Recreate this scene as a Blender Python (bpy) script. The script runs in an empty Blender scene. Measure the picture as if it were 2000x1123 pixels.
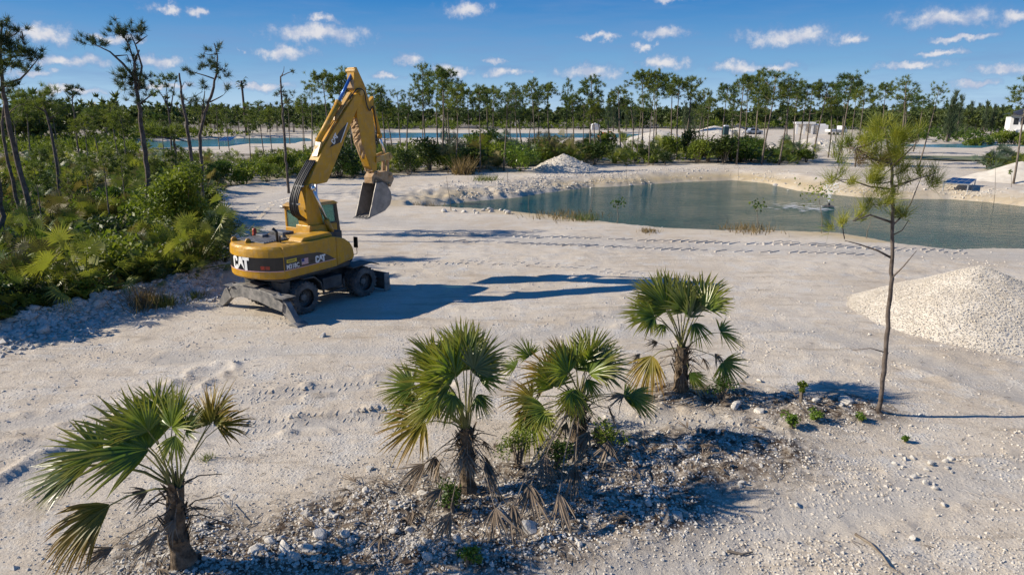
import bpy, bmesh, math, random
import numpy as np
from mathutils import Vector, Matrix

# ------------------------------------------------------------------ camera, sky, sun, exposure
S = bpy.context.scene
COL = S.collection
FPX, HCAM, YH = 1333.0, 6.3, 218.0          # focal length in photo pixels, eye height, horizon row
PITCH = math.atan((561.5 - YH) / FPX)
cd = bpy.data.cameras.new('camera'); cam = bpy.data.objects.new('camera', cd); COL.objects.link(cam)
cd.sensor_width = 36.0; cd.lens = 36.0 * FPX / 2000; cd.clip_start = 0.1; cd.clip_end = 12000
cam.location = (0, 0, HCAM); cam.rotation_euler = (math.pi / 2 - PITCH, 0, 0)
S.camera = cam
S.view_settings.view_transform = 'Standard'; S.view_settings.look = 'None'
S.view_settings.gamma = 1; S.view_settings.use_curve_mapping = False
S.view_settings.exposure = 0.62
SUN_EL, SUN_AZ = math.radians(30), math.radians(-1.5)   # light travels towards +X, a touch towards the camera
w = bpy.data.worlds.new('World'); S.world = w; w.use_nodes = True
sun = bpy.data.lights.new('sun', 'SUN'); so = bpy.data.objects.new('sun', sun); COL.objects.link(so)
sun.energy = 4.6; sun.angle = math.radians(0.5); sun.color = (1.0, 0.90, 0.75)
ld = Vector((math.cos(SUN_EL) * math.cos(SUN_AZ), math.cos(SUN_EL) * math.sin(SUN_AZ), -math.sin(SUN_EL)))
so.rotation_euler = ld.to_track_quat('-Z', 'Y').to_euler()


class NT:
    """tiny node-tree helper"""
    def __init__(s, nt): s.nt = nt; s.N = nt.nodes; s.L = nt.links
    def n(s, t, ins=None, **kw):
        nd = s.N.new(t)
        for k, v in kw.items(): setattr(nd, k, v)
        for k, v in (ins or {}).items():
            if isinstance(v, bpy.types.NodeSocket): s.L.new(v, nd.inputs[k])
            else: nd.inputs[k].default_value = v
        return nd
    def math(s, op, a, b=None, c=None, clamp=False):
        d = {0: a}
        if b is not None: d[1] = b
        if c is not None: d[2] = c
        nd = s.n('ShaderNodeMath', d, operation=op); nd.use_clamp = clamp
        return nd.outputs[0]
    def mix(s, f, a, b, bt='MIX'):
        nd = s.n('ShaderNodeMix', data_type='RGBA', blend_type=bt)
        for k, v in ((0, f), (6, a), (7, b)):
            if isinstance(v, bpy.types.NodeSocket): s.L.new(v, nd.inputs[k])
            else: nd.inputs[k].default_value = (v if not isinstance(v, tuple) else (*v, 1)[:4])
        return nd.outputs[2]
    def ramp(s, f, stops):
        nd = s.n('ShaderNodeValToRGB', {0: f}); e = nd.color_ramp.elements
        while len(e) < len(stops): e.new(0.5)
        for el, (p, c) in zip(e, stops):
            el.position = p; el.color = (c, c, c, 1) if isinstance(c, (int, float)) else (*c, 1)
        return nd.outputs[0]
    def noise(s, vec, scale, detail=4, rough=0.55):
        nd = s.n('ShaderNodeTexNoise', {'Scale': scale, 'Detail': detail, 'Roughness': rough})
        if vec is not None: s.L.new(vec, nd.inputs['Vector'])
        return nd.outputs[0]


def px_dir(px, py):
    x = (px - 1000) / FPX; y = -(py - 561.5) / FPX
    return np.array([x, math.cos(PITCH) + y * math.sin(PITCH), -math.sin(PITCH) + y * math.cos(PITCH)])


# sky: physical sky with small fair-weather clouds spread in every direction
T = NT(w.node_tree); T.N.clear()
sky = T.n('ShaderNodeTexSky', sky_type='NISHITA', sun_disc=False, sun_elevation=SUN_EL,
          sun_rotation=math.radians(270) - SUN_AZ, altitude=0, air_density=1.0, dust_density=0.0, ozone_density=3.0)
hs = T.n('ShaderNodeHueSaturation', {'Hue': 0.497, 'Saturation': 1.28, 'Value': 1.0, 'Color': sky.outputs[0]})
tc = T.n('ShaderNodeTexCoord')
sep = T.n('ShaderNodeSeparateXYZ', {0: tc.outputs['Generated']})
az = T.math('ARCTAN2', sep.outputs[0], sep.outputs[1]); el = T.math('ARCSINE', sep.outputs[2])
warp = T.n('ShaderNodeTexNoise', {'Vector': tc.outputs['Generated'], 'Scale': 34.0, 'Detail': 5.0, 'Roughness': 0.62})
wsub = T.n('ShaderNodeVectorMath', {0: warp.outputs[1], 1: (0.5, 0.5, 0.5)}, operation='SUBTRACT')
azel = T.n('ShaderNodeCombineXYZ', {0: az, 1: el}).outputs[0]
ae = T.n('ShaderNodeVectorMath', {0: wsub.outputs[0], 1: (0.07, 0.03, 0), 2: azel}, operation='MULTIPLY_ADD').outputs[0]
clouds = [(85, 66, 70, 22), (122, 120, 80, 15), (320, 17, 30, 11), (388, 22, 26, 12), (630, 38, 38, 9), (622, 66, 115, 23),
          (560, 104, 62, 16), (800, 115, 44, 13), (915, 17, 48, 18), (1150, 140, 78, 18), (1296, 68, 52, 14), (1255, 92, 22, 10),
          (1296, 124, 58, 16), (1540, 72, 100, 22), (1660, 77, 42, 14), (1840, 33, 95, 23), (1978, 40, 42, 18), (320, 118, 55, 15),
          (1170, 73, 50, 8), (962, 118, 24, 9), (985, 141, 50, 11), (1440, 132, 55, 13), (1530, 130, 46, 10), (1780, 128, 70, 11),
          (1840, 102, 55, 8), (1965, 134, 55, 15), (882, 140, 38, 15), (228, 75, 45, 13), (60, 146, 55, 9), (750, 150, 34, 8),
          (1885, 76, 70, 8), (1900, 162, 50, 9), (468, 100, 10, 5), (505, 172, 70, 9), (330, 170, 60, 8), (130, 178, 70, 9), (1310, 0, 50, 9)]
mind = None
rr = random.Random(5)
ell = []
for (cx, cy, rx, ry) in clouds:
    d = px_dir(cx, cy); d = d / np.linalg.norm(d)
    k = 1.0 / math.hypot(FPX, math.hypot(cx - 1000, cy - 561)) * 1.02
    ell.append((math.atan2(d[0], d[1]), math.asin(d[2]), rx * k * 1.18, ry * k * 1.12))
for i in range(34):                                     # the same kind of sky outside the view
    a = rr.uniform(0.75, 2 * math.pi - 0.75); e = rr.uniform(0.05, 0.7)
    s_ = rr.uniform(0.03, 0.09) * (0.8 + e); ell.append((a if a < math.pi else a - 2 * math.pi, e, s_, s_ * rr.uniform(0.2, 0.4)))
for (a, e, ra, re) in ell:
    v = T.n('ShaderNodeVectorMath', {0: ae, 1: (1 / ra, 1 / re, 0), 2: (-a / ra, -e / re, 0)}, operation='MULTIPLY_ADD')
    ln = T.n('ShaderNodeVectorMath', {0: v.outputs[0]}, operation='LENGTH').outputs['Value']
    mind = ln if mind is None else T.math('SMOOTH_MIN', mind, ln, 0.15)
puff = T.noise(tc.outputs['Generated'], 90.0, 6, 0.65)
dens = T.math('MULTIPLY_ADD', puff, 1.1, T.math('SUBTRACT', 0.62, mind))       # 0.62 - d + 1.1*noise
dens = T.math('SMOOTHSTEP', dens, 0.0, 1.0) if False else T.n('ShaderNodeMapRange', {0: dens, 1: -0.05, 2: 1.1}, interpolation_type='SMOOTHSTEP').outputs[0]
wisp = T.noise(T.n('ShaderNodeMapping', {0: tc.outputs['Generated'], 3: (3.0, 3.0, 22.0)}).outputs[0], 2.2, 7, 0.6)
lowm = T.n('ShaderNodeMapRange', {0: el, 1: 0.30, 2: 0.02}).outputs[0]
wisp = T.math('MULTIPLY', T.n('ShaderNodeMapRange', {0: wisp, 1: 0.46, 2: 0.76}).outputs[0], T.math('MULTIPLY', lowm, 0.6))
shade_n = T.noise(T.n('ShaderNodeVectorMath', {0: tc.outputs['Generated'], 1: (0, 0, 0.008)}, operation='SUBTRACT').outputs[0], 40.0, 4, 0.6)
ccol = T.mix(T.math('MULTIPLY', T.n('ShaderNodeMapRange', {0: dens, 1: 0.25, 2: 0.95}).outputs[0], T.n('ShaderNodeMapRange', {0: shade_n, 1: 0.36, 2: 0.58, 3: 0.45}).outputs[0]), (0.20, 0.33, 0.60), (0.82, 0.80, 0.82))
tone = T.n('ShaderNodeValToRGB', {0: T.n('ShaderNodeMapRange', {0: sep.outputs[2], 1: 0.0, 2: 0.6}).outputs[0]}); e_ = tone.color_ramp.elements
for q_ in range(3): e_.new(0.5)
for q_, (p_, c_) in zip(e_, [(0.0, (3.3, 4.8, 6.3)), (0.10, (1.35, 2.95, 5.0)), (0.27, (0.03, 1.35, 4.0)), (0.55, (0.08, 1.0, 3.5)), (1.0, (0.1, 0.85, 2.8))]): q_.position = p_; q_.color = (*c_, 1)
skc = T.mix(0.94, hs.outputs[0], tone.outputs[0])
bg1 = T.n('ShaderNodeBackground', {'Color': skc, 'Strength': 0.088})
bg2 = T.n('ShaderNodeBackground', {'Color': ccol, 'Strength': 0.64})
fac = T.math('MAXIMUM', T.math('MULTIPLY', dens, 0.90), wisp)
mx = T.n('ShaderNodeMixShader', {0: fac, 1: bg1.outputs[0], 2: bg2.outputs[0]})
out = T.n('ShaderNodeOutputWorld', {0: mx.outputs[0]})


# ------------------------------------------------------------------ geometry helpers
def at(px, py, z=0.0):
    r = px_dir(px, py); return np.array([0, 0, HCAM]) + r * ((z - HCAM) / r[2])


def aty(px, py, Y):
    r = px_dir(px, py); return np.array([0, 0, HCAM]) + r * (Y / r[1])


def pxm(Y, z=0.0):
    """photo pixels per metre at distance Y, height z"""
    return FPX / (Y * math.cos(PITCH) + (HCAM - z) * math.sin(PITCH))


CR = np.array([1.0, 0, 0]); CU = np.array([0, math.sin(PITCH), math.cos(PITCH)]); CF = np.array([0, math.cos(PITCH), -math.sin(PITCH)])


def nrm(v):
    v = np.asarray(v, float); return v / (np.linalg.norm(v) + 1e-9)


class MB:
    def __init__(s): s.v = []; s.f = []; s.m = []; s.c = []; s.n = 0
    def add(s, V, Fs, mi=0, c=0.0):
        V = [tuple(map(float, p)) for p in V]
        s.v += V; s.f += [tuple(i + s.n for i in f) for f in Fs]
        s.m += [mi] * len(Fs) if isinstance(mi, int) else list(mi)
        s.c += [c] * len(V) if isinstance(c, (int, float)) else list(c)
        s.n += len(V); return s
    def box(s, x0, x1, y0, y1, z0, z1, mi=0, M=None):
        V = [(x, y, z) for x in (x0, x1) for y in (y0, y1) for z in (z0, z1)]
        if M is not None: V = [M @ Vector(p) for p in V]
        return s.add(V, [(0, 1, 3, 2), (4, 6, 7, 5), (0, 4, 5, 1), (2, 3, 7, 6), (0, 2, 6, 4), (1, 5, 7, 3)], mi)
    def tube(s, pts, rad, n=6, mi=0, cap=True, c=None):
        pts = [np.asarray(p, float) for p in pts]; k = len(pts)
        if isinstance(rad, (int, float)): rad = [rad] * k
        V = []; cc = []; up = None
        for i, p in enumerate(pts):
            d = nrm(pts[min(i + 1, k - 1)] - pts[max(i - 1, 0)])
            if up is None:
                up = np.array([0, 0, 1.0]) if abs(d[2]) < 0.9 else np.array([1.0, 0, 0])
            a = nrm(np.cross(d, up)); b = np.cross(a, d); up = b
            for j in range(n):
                t = 2 * math.pi * j / n
                V.append(p + rad[i] * (math.cos(t) * a + math.sin(t) * b)); cc.append(0 if c is None else c[i])
        Fs = [(i * n + j, i * n + (j + 1) % n, (i + 1) * n + (j + 1) % n, (i + 1) * n + j) for i in range(k - 1) for j in range(n)]
        if cap: Fs += [tuple(range(n))[::-1], tuple((k - 1) * n + j for j in range(n))]
        return s.add(V, Fs, mi, cc)
    def prism(s, poly, a0, a1, axis='y', mi=0, M=None):
        """extrude a 2-D outline along an axis: y -> outline in (x,z); x -> (y,z); z -> (x,y)"""
        def P(p, a): return {'y': (p[0], a, p[1]), 'x': (a, p[0], p[1]), 'z': (p[0], p[1], a)}[axis]
        k = len(poly); V = [P(p, a0) for p in poly] + [P(p, a1) for p in poly]
        if M is not None: V = [M @ Vector(p) for p in V]
        Fs = [tuple(range(k))[::-1], tuple(range(k, 2 * k))] + [(i, (i + 1) % k, k + (i + 1) % k, k + i) for i in range(k)]
        return s.add(V, Fs, mi)
    def lathe(s, prof, n=32, axis='y', mi=0, o=(0, 0, 0)):
        """profile (r, a) turned round an axis"""
        V = []; k = len(prof)
        for r, a in prof:
            for j in range(n):
                t = 2 * math.pi * j / n; c_, s_ = r * math.cos(t), r * math.sin(t)
                p = (c_, a, s_) if axis == 'y' else ((c_, s_, a) if axis == 'z' else (a, c_, s_))
                V.append((p[0] + o[0], p[1] + o[1], p[2] + o[2]))
        Fs = [(i * n + j, (i + 1) * n + j, (i + 1) * n + (j + 1) % n, i * n + (j + 1) % n) for i in range(k - 1) for j in range(n)]
        return s.add(V, Fs, mi)
    def arr(s, V, Fa, mi=0):
        """bulk triangles / quads from numpy arrays"""
        return s.add(V.tolist(), Fa.tolist(), mi)
    def build(s, name, mats, parent=None, off=None, smooth=False, bevel=0.0, fix=False, loc=None, rot=None):
        me = bpy.data.meshes.new(name)
        V = s.v if off is None else [(p[0] - off[0], p[1] - off[1], p[2] - off[2]) for p in s.v]
        me.from_pydata(V, [], s.f)
        mats = mats if isinstance(mats, (list, tuple)) else [mats]
        for m in mats: me.materials.append(m)
        if len(mats) > 1: me.polygons.foreach_set('material_index', s.m)
        if any(s.c):
            at_ = me.attributes.new('tip', 'FLOAT', 'POINT'); at_.data.foreach_set('value', s.c)
        if smooth: me.polygons.foreach_set('use_smooth', [True] * len(me.polygons))
        if fix:
            b = bmesh.new(); b.from_mesh(me); bmesh.ops.recalc_face_normals(b, faces=b.faces); b.to_mesh(me); b.free()
        me.update()
        o = bpy.data.objects.new(name, me); COL.objects.link(o)
        if parent is not None: o.parent = parent
        if loc is not None: o.location = loc
        if rot is not None: o.rotation_euler = rot
        if bevel:
            md = o.modifiers.new('bevel', 'BEVEL'); md.width = bevel; md.segments = 2; md.limit_method = 'ANGLE'; md.angle_limit = 0.6
        return o


def tag(o, label=None, cat=None, group=None, kind=None):
    for k, v in (('label', label), ('category', cat), ('group', group), ('kind', kind)):
        if v: o[k] = v
    return o


def thing(name, label, cat, loc=(0, 0, 0), rz=0.0, group=None):
    o = bpy.data.objects.new(name, None); COL.objects.link(o); o.empty_display_size = 0.2
    o.location = loc; o.rotation_euler = (0, 0, rz)
    return tag(o, label, cat, group)


def copy_tree(root, loc, rz=0.0, sc=1.0, label=None, group=None):
    r = root.copy(); COL.objects.link(r); r.location = loc; r.rotation_euler = (0, 0, rz); r.scale = (sc, sc, sc)
    if label: r['label'] = label
    if group: r['group'] = group
    for ch in root.children:
        c = ch.copy(); COL.objects.link(c); c.parent = r
    return r


# value noise for the land form
_rt = np.random.RandomState(11).rand(512, 512)


def vn(x, y, s, seed=0):
    x = np.asarray(x) / s + seed * 37.3; y = np.asarray(y) / s + seed * 91.7
    xi = np.floor(x).astype(int); yi = np.floor(y).astype(int); fx = x - xi; fy = y - yi
    fx = fx * fx * (3 - 2 * fx); fy = fy * fy * (3 - 2 * fy)
    g = lambda a, b: _rt[a % 512, b % 512]
    return (g(xi, yi) * (1 - fx) + g(xi + 1, yi) * fx) * (1 - fy) + (g(xi, yi + 1) * (1 - fx) + g(xi + 1, yi + 1) * fx) * fy - 0.5


def sdist(x, y, poly):
    """signed distance to a polygon, negative inside"""
    x = np.asarray(x, float); y = np.asarray(y, float)
    d = np.full(x.shape, 1e9); ins = np.zeros(x.shape, bool); n = len(poly)
    for i in range(n):
        x0, y0 = poly[i]; x1, y1 = poly[(i + 1) % n]
        ex, ey = x1 - x0, y1 - y0; t = np.clip(((x - x0) * ex + (y - y0) * ey) / (ex * ex + ey * ey + 1e-12), 0, 1)
        d = np.minimum(d, (x - x0 - t * ex) ** 2 + (y - y0 - t * ey) ** 2)
        c = ((y0 > y) != (y1 > y)) & (x < (x1 - x0) * (y - y0) / (y1 - y0 + 1e-12) + x0); ins ^= c
    d = np.sqrt(d); return np.where(ins, -d, d)


ZW = -0.9
pg = lambda pts, z=0.0: [tuple(at(px, py, z)[:2]) for px, py in pts]
NEARL = pg([(800, 407), (900, 411), (1000, 417), (1100, 428), (1200, 440), (1300, 452), (1400, 457), (1510, 459), (1640, 465), (1700, 475), (1760, 488),
            (1850, 497), (1920, 494), (2000, 495), (2300, 507)], -0.3)
FARL = pg([(2600, 470), (2300, 425), (2000, 404), (1930, 396), (1860, 390), (1760, 389), (1680, 385), (1620, 379), (1560, 373), (1500, 359), (1430, 352), (1330, 356),
           (1250, 362), (1150, 366), (1060, 377), (1000, 386), (940, 391), (880, 398), (810, 404)], ZW)
POND = NEARL + FARL
FARW = [pg([(250, 294), (400, 292), (520, 287), (600, 281), (590, 273), (480, 275), (380, 279), (260, 283)], ZW),
        pg([(690, 277), (800, 275), (900, 274), (1060, 273), (1240, 274), (1250, 266), (1100, 264), (900, 264), (760, 263)], ZW),
        pg([(1740, 292), (1860, 294), (1960, 292), (2060, 293), (2060, 288), (1900, 288), (1780, 288)], ZW)]
LANES = [(pg(p_), w_) for p_, w_ in [([(-200, 850), (0, 830), (200, 800), (480, 778), (740, 747), (960, 735)], .28), ([(-200, 920), (0, 885), (300, 852), (480, 838), (760, 806)], .28), ([(-40, 985), (110, 900), (230, 835), (330, 770), (420, 720)], .30), ([(1150, 850), (1300, 818), (1500, 850)], .3),
         ([(1200, 1140), (1400, 1075), (1620, 1000), (1830, 950), (2050, 915)], .45), ([(900, 650), (1200, 655), (1550, 640), (1750, 690), (2050, 790)], .5), ([(330, 700), (620, 680), (900, 690), (1150, 640), (1400, 560)], .4), ([(560, 400), (760, 432), (1000, 462), (1300, 482), (1600, 490), (1800, 497), (2100, 505)], 1.1)]]
PILE1 = pg([(1690, 610), (1800, 655), (1950, 715), (2200, 760), (2350, 690), (2250, 620), (2000, 590), (1850, 575)])
THICK = pg([(-700, 820), (-100, 690), (0, 662), (130, 622), (260, 588), (350, 573), (425, 546), (456, 480), (425, 420), (395, 395), (440, 372), (560, 352), (560, 300), (300, 296), (-700, 296)])
BAND = pg([(430, 380), (560, 352), (700, 350), (800, 342), (900, 338), (1000, 330), (1060, 327), (1300, 323), (1500, 321), (1590, 323), (1590, 302), (1400, 300), (1200, 288), (1000, 286), (800, 292), (560, 300)])
LITTER = [(365, 1110, 1.3), (912, 985, 1.7), (1060, 960, 1.6), (1180, 905, 1.7), (1330, 900, 1.5), (1450, 880, 1.3), (1330, 775, 0.9), (1420, 780, 0.9),
          (1560, 800, 1.0), (1660, 800, 0.9), (620, 1020, 0.8), (700, 1060, 1.0), (780, 1000, 0.9), (1250, 985, 1.2), (500, 1085, 0.7), (600, 1085, 0.8), (840, 1075, 0.9), (960, 1075, 0.9), (1070, 1050, 0.9), (720, 985, 0.7), (360, 1060, 1.0)]
LIT = [(*at(a, b)[:2], r) for a, b, r in LITTER]


def pdist(x, y, pl):
    d = np.full(np.shape(x), 1e9)
    for (x0, y0), (x1, y1) in zip(pl[:-1], pl[1:]):
        ex, ey = x1 - x0, y1 - y0; tt = np.clip(((x - x0) * ex + (y - y0) * ey) / (ex * ex + ey * ey), 0, 1)
        d = np.minimum(d, np.hypot(x - x0 - tt * ex, y - y0 - tt * ey))
    return d


def litter(x, y):
    m = np.zeros(np.shape(x))
    for a, b, r in LIT:
        m = np.maximum(m, np.exp(-(((x - a) / r) ** 2 + ((y - b) / (r * 0.8)) ** 2) * 1.1))
    return m


def hgt(x, y):
    x = np.asarray(x, float); y = np.asarray(y, float); d = np.hypot(x, y)
    near = np.clip((60 - d) / 40, 0, 1); vnear = np.clip((24 - d) / 12, 0, 1)
    h = 0.20 * vn(x, y, 9, 1) + 0.045 * vn(x, y, 2.6, 2)
    rough = 0.35 + 0.9 * np.clip(vn(x, y, 5, 8) * 2 + 0.4, 0, 1)
    h = h + near * rough * (0.050 * vn(x, y, 0.75, 3) + 0.035 * vn(x, y, 0.33, 4))
    h = h + vnear * rough * (0.020 * vn(x, y, 0.13, 5))
    for pl, wl_ in LANES:                                              # wheel lanes pressed into the ground, with low windrows
        pd_ = pdist(x, y, pl) + 0.12 * vn(x, y, 1.2, 60)
        h = h + near * (-0.03 * np.clip(1.4 - pd_ / wl_, 0, 1) + (0.10 if wl_ < .31 else 0.03) * np.exp(-((pd_ - wl_ * 1.5) / 0.13) ** 2) * np.clip(0.2 + vn(x, y, 0.30, 61) * 2.6 + vn(x, y, 1.5, 62), 0, 1))
    lm = litter(x, y)
    h = h + lm * (0.16 + 0.10 * vn(x, y, 0.4, 6) + 0.07 * vn(x, y, 0.17, 7))
    st = sdist(x, y, THICK)                                            # rubble bank along the thicket
    h = h + 0.45 * np.exp(-((st + 0.2) / 1.0) ** 2) * (1 + 0.8 * vn(x, y, 0.5, 9)) * np.clip((75 - d) / 30, 0, 1)
    sp = sdist(x, y, POND)
    isn = pdist(x, y, NEARL) < pdist(x, y, FARL)
    bank = np.where(isn, 0.9, 3.4)
    edge = sp + np.where(isn, 0.5, 0.7) * vn(x, y, 4.1, 12) + 0.45 * vn(x, y, 0.6, 13) * np.clip(1.0 - x / 16, .2, 1) + np.where(isn, 0.3, 0)
    k = np.clip(edge / bank, -1.5, 1.0)
    drop = np.where(k >= 1, 0, -0.9 * (1 - k) ** 1.0)
    # far shore: a rough bank rising slowly from a small broken ledge
    h = np.where(sp < bank + 1.5, h * np.clip(k + 0.2, 0.15, 1) + np.maximum(drop, -2.6) + np.where(~isn, 0.20 * np.clip(edge / 0.35, 0, 1) * (k < 1) * (1 - np.clip(k, 0, 1)), 0), h)
    h = h + np.where((sp > 0) & (sp < 10) & ~isn, (0.13 * vn(x, y, 1.7, 14) + 0.24 * vn(x, y, 0.45, 15)) * np.clip(1.2 - sp / 9, 0, 1) * np.clip(1.1 - x / 22, .3, 1), 0)
    for P_ in FARW:
        s2 = sdist(x, y, P_); h = np.where(s2 < 3, h + np.clip((s2 - 3) / 3, -2.2, 0) * 0.95, h)
    return h


def gz(x, y): return float(hgt(np.array([x]), np.array([y]))[0])


# ------------------------------------------------------------------ materials
def mat(name, col, rough=0.6, metal=0.0, var=0.0, vscale=4.0, col2=None, bump=0.0, bscale=30.0, spec=0.5, coords='Object'):
    m = bpy.data.materials.new(name); m.use_nodes = True; t = NT(m.node_tree); b = t.N['Principled BSDF']
    b.inputs['Roughness'].default_value = rough; b.inputs['Metallic'].default_value = metal; b.inputs['Specular IOR Level'].default_value = spec
    b.inputs['Base Color'].default_value = (*col, 1)
    tcn = t.n('ShaderNodeTexCoord').outputs[coords]
    if var or col2:
        f = t.noise(tcn, vscale, 6, 0.65)
        f = t.ramp(f, [(0.36, 0.0), (0.66, 1.0)])
        c2 = col2 or tuple(min(1, c * (1 + var)) for c in col); c1 = col if col2 else tuple(c * (1 - var) for c in col)
        t.L.new(t.mix(f, c1, c2), b.inputs['Base Color'])
    if bump:
        bn = t.n('ShaderNodeBump', {'Strength': bump, 'Distance': 0.02, 'Height': t.noise(tcn, bscale, 5, 0.6)}); t.L.new(bn.outputs[0], b.inputs['Normal'])
    return m


def leafmat(name, c1, c2, ctip=None, transl=0.3, scale=1.2, rough=0.42, spec=0.45, rand=0.5):
    m = bpy.data.materials.new(name); m.use_nodes = True; t = NT(m.node_tree); b = t.N['Principled BSDF']
    o = t.N['Material Output']
    g = t.n('ShaderNodeTexCoord').outputs['Object']; oi = t.n('ShaderNodeObjectInfo')
    f = t.noise(g, scale, 3, 0.6)
    f = t.math('ADD', t.ramp(f, [(0.33, 0.0), (0.68, 1.0)]), t.math('MULTIPLY', t.math('SUBTRACT', oi.outputs['Random'], 0.5), rand), clamp=True)
    c = t.mix(f, c1, c2)
    if ctip:
        a = t.n('ShaderNodeAttribute', attribute_name='tip')
        c = t.mix(t.math('POWER', a.outputs['Fac'], 1.6, clamp=True), c, ctip)
    t.L.new(c, b.inputs['Base Color']); b.inputs['Roughness'].default_value = rough; b.inputs['Specular IOR Level'].default_value = spec
    tr = t.n('ShaderNodeBsdfTranslucent', {'Color': t.mix(0.6, c, t.mix(1.0, c, (1.5, 1.55, 0.6), 'MULTIPLY'))})
    mxs = t.n('ShaderNodeMixShader', {0: transl, 1: b.outputs[0], 2: tr.outputs[0]}); t.L.new(mxs.outputs[0], o.inputs[0])
    return m


M = {}
M['yellow'] = mat('yellow_paint', (0.55, 0.285, 0.006), 0.42, spec=0.35, col2=(0.40, 0.215, 0.028), vscale=2.6, bump=0.06, bscale=9)
def dirty(m, dirt, amt):
    t = NT(m.node_tree); b = t.N['Principled BSDF']; src = b.inputs['Base Color'].links[0].from_socket; tcn = t.n('ShaderNodeTexCoord').outputs['Object']
    a = t.ramp(t.noise(tcn, 5.0, 8, 0.72), [(0.50, 0.0), (0.72, amt)]); c = t.mix(a, src, dirt)
    st = t.noise(t.n('ShaderNodeMapping', {0: tcn, 3: (7.0, 7.0, 0.8)}).outputs[0], 1.6, 5, 0.65); c = t.mix(t.ramp(st, [(0.56, 0.0), (0.72, amt * .8)]), c, (0.16, 0.105, 0.05))
    ch = t.noise(tcn, 26.0, 4, 0.6); c = t.mix(t.ramp(ch, [(0.68, 0.0), (0.72, amt)]), c, (0.09, 0.075, 0.06)); t.L.new(c, b.inputs['Base Color'])
    t.L.new(t.ramp(a, [(0.0, 0.40), (0.5, 0.75)]), b.inputs['Roughness'])


dirty(M['yellow'], (0.40, 0.30, 0.17), 0.6)
M['yellow_dusty'] = mat('dusty_yellow_paint', (0.47, 0.25, 0.02), 0.55, col2=(0.42, 0.28, 0.10), vscale=3.0)
M['black'] = mat('black_paint', (0.012, 0.012, 0.013), 0.32, var=0.3)
M['charcoal'] = mat('charcoal_decal', (0.045, 0.04, 0.034), 0.42)
M['dark'] = mat('dark_chassis', (0.028, 0.028, 0.03), 0.65, col2=(0.10, 0.095, 0.085), vscale=2.5, bump=0.2)
dirty(M['yellow_dusty'], (0.42, 0.33, 0.21), 0.8)
M['steel_grey'] = mat('worn_grey_steel', (0.11, 0.11, 0.107), 0.55, metal=0.2, col2=(0.32, 0.30, 0.275), vscale=3.5, bump=0.25, bscale=14)
M['bucket'] = mat('bucket_steel', (0.20, 0.185, 0.17), 0.5, metal=0.35, col2=(0.34, 0.31, 0.28), vscale=3.5, bump=0.2, bscale=18)
M['mud'] = mat('dried_mud', (0.33, 0.20, 0.09), 0.9, col2=(0.42, 0.31, 0.20), vscale=6, bump=0.8, bscale=16)
M['tyre'] = mat('dusty_rubber', (0.045, 0.044, 0.043), 0.85, col2=(0.15, 0.145, 0.135), vscale=3.5, bump=0.3)
M['rim'] = mat('rim_paint', (0.03, 0.03, 0.03), 0.6, col2=(0.12, 0.11, 0.10), vscale=6)
M['hub'] = mat('hub_metal', (0.17, 0.165, 0.155), 0.6, var=0.3, vscale=8)
M['chrome'] = mat('chrome_rod', (0.72, 0.73, 0.75), 0.35, metal=1.0)
M['rod_blue'] = mat('blue_rod', (0.03, 0.13, 0.42), 0.3, metal=0.3)  # plain blue tint on the stick cylinder rod
M['hose'] = mat('hose_rubber', (0.016, 0.016, 0.017), 0.45)
M['clamp'] = mat('clamp_metal', (0.40, 0.40, 0.39), 0.4, metal=0.5)
M['white'] = mat('white_decal', (0.74, 0.74, 0.72), 0.5)
M['pink'] = mat('pinstripe', (0.62, 0.36, 0.36), 0.5)
M['label_yellow'] = mat('label_yellow', (0.62, 0.47, 0.03), 0.5)
M['red'] = mat('red_print', (0.42, 0.05, 0.06), 0.5)
M['navy'] = mat('navy_print', (0.04, 0.05, 0.22), 0.5)
M['amber'] = mat('amber_lens', (0.34, 0.05, 0.015), 0.25)
M['redlens'] = mat('red_lens', (0.30, 0.03, 0.015), 0.25)
M['seat'] = mat('seat_cloth', (0.02, 0.02, 0.022), 0.8)
M['deck'] = mat('sooty_deck', (0.05, 0.052, 0.058), 0.45, col2=(0.17, 0.17, 0.18), vscale=5)


def glass(name, col, rough=0.03, a=0.45):
    m = bpy.data.materials.new(name); m.use_nodes = True; t = NT(m.node_tree); b = t.N['Principled BSDF']; o = t.N['Material Output']
    b.inputs['Base Color'].default_value = (*[c * 0.5 for c in col], 1); b.inputs['Roughness'].default_value = rough
    tr = t.n('ShaderNodeBsdfTransparent', {0: (*col, 1)})
    mxs = t.n('ShaderNodeMixShader', {0: a, 1: tr.outputs[0], 2: b.outputs[0]}); t.L.new(mxs.outputs[0], o.inputs[0]); return m


M['glass'] = glass('green_tinted_glass', (0.50, 0.72, 0.66), a=0.30)

# limestone ground
g = bpy.data.materials.new('limestone_ground'); g.use_nodes = True; t = NT(g.node_tree); b = t.N['Principled BSDF']
pos = t.n('ShaderNodeNewGeometry').outputs['Position']
zone = t.n('ShaderNodeAttribute', attribute_name='zone'); zs = t.n('ShaderNodeSeparateColor', {0: zone.outputs['Color']})
n1 = t.noise(pos, 0.22, 5, 0.6); n2 = t.noise(pos, 1.1, 6, 0.65); n3 = t.noise(pos, 6.0, 6, 0.7); n4 = t.noise(pos, 28.0, 4, 0.7)
c = t.mix(t.ramp(n1, [(0.38, 0.0), (0.62, 1.0)]), (0.515, 0.443, 0.350), (0.605, 0.540, 0.448))
c = t.mix(t.ramp(n2, [(0.50, 0.0), (0.68, 1.0)]), c, (0.56, 0.54, 0.50))
c = t.mix(t.ramp(n2, [(0.30, 0.7), (0.42, 0.0)]), c, (0.37, 0.315, 0.25))
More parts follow.
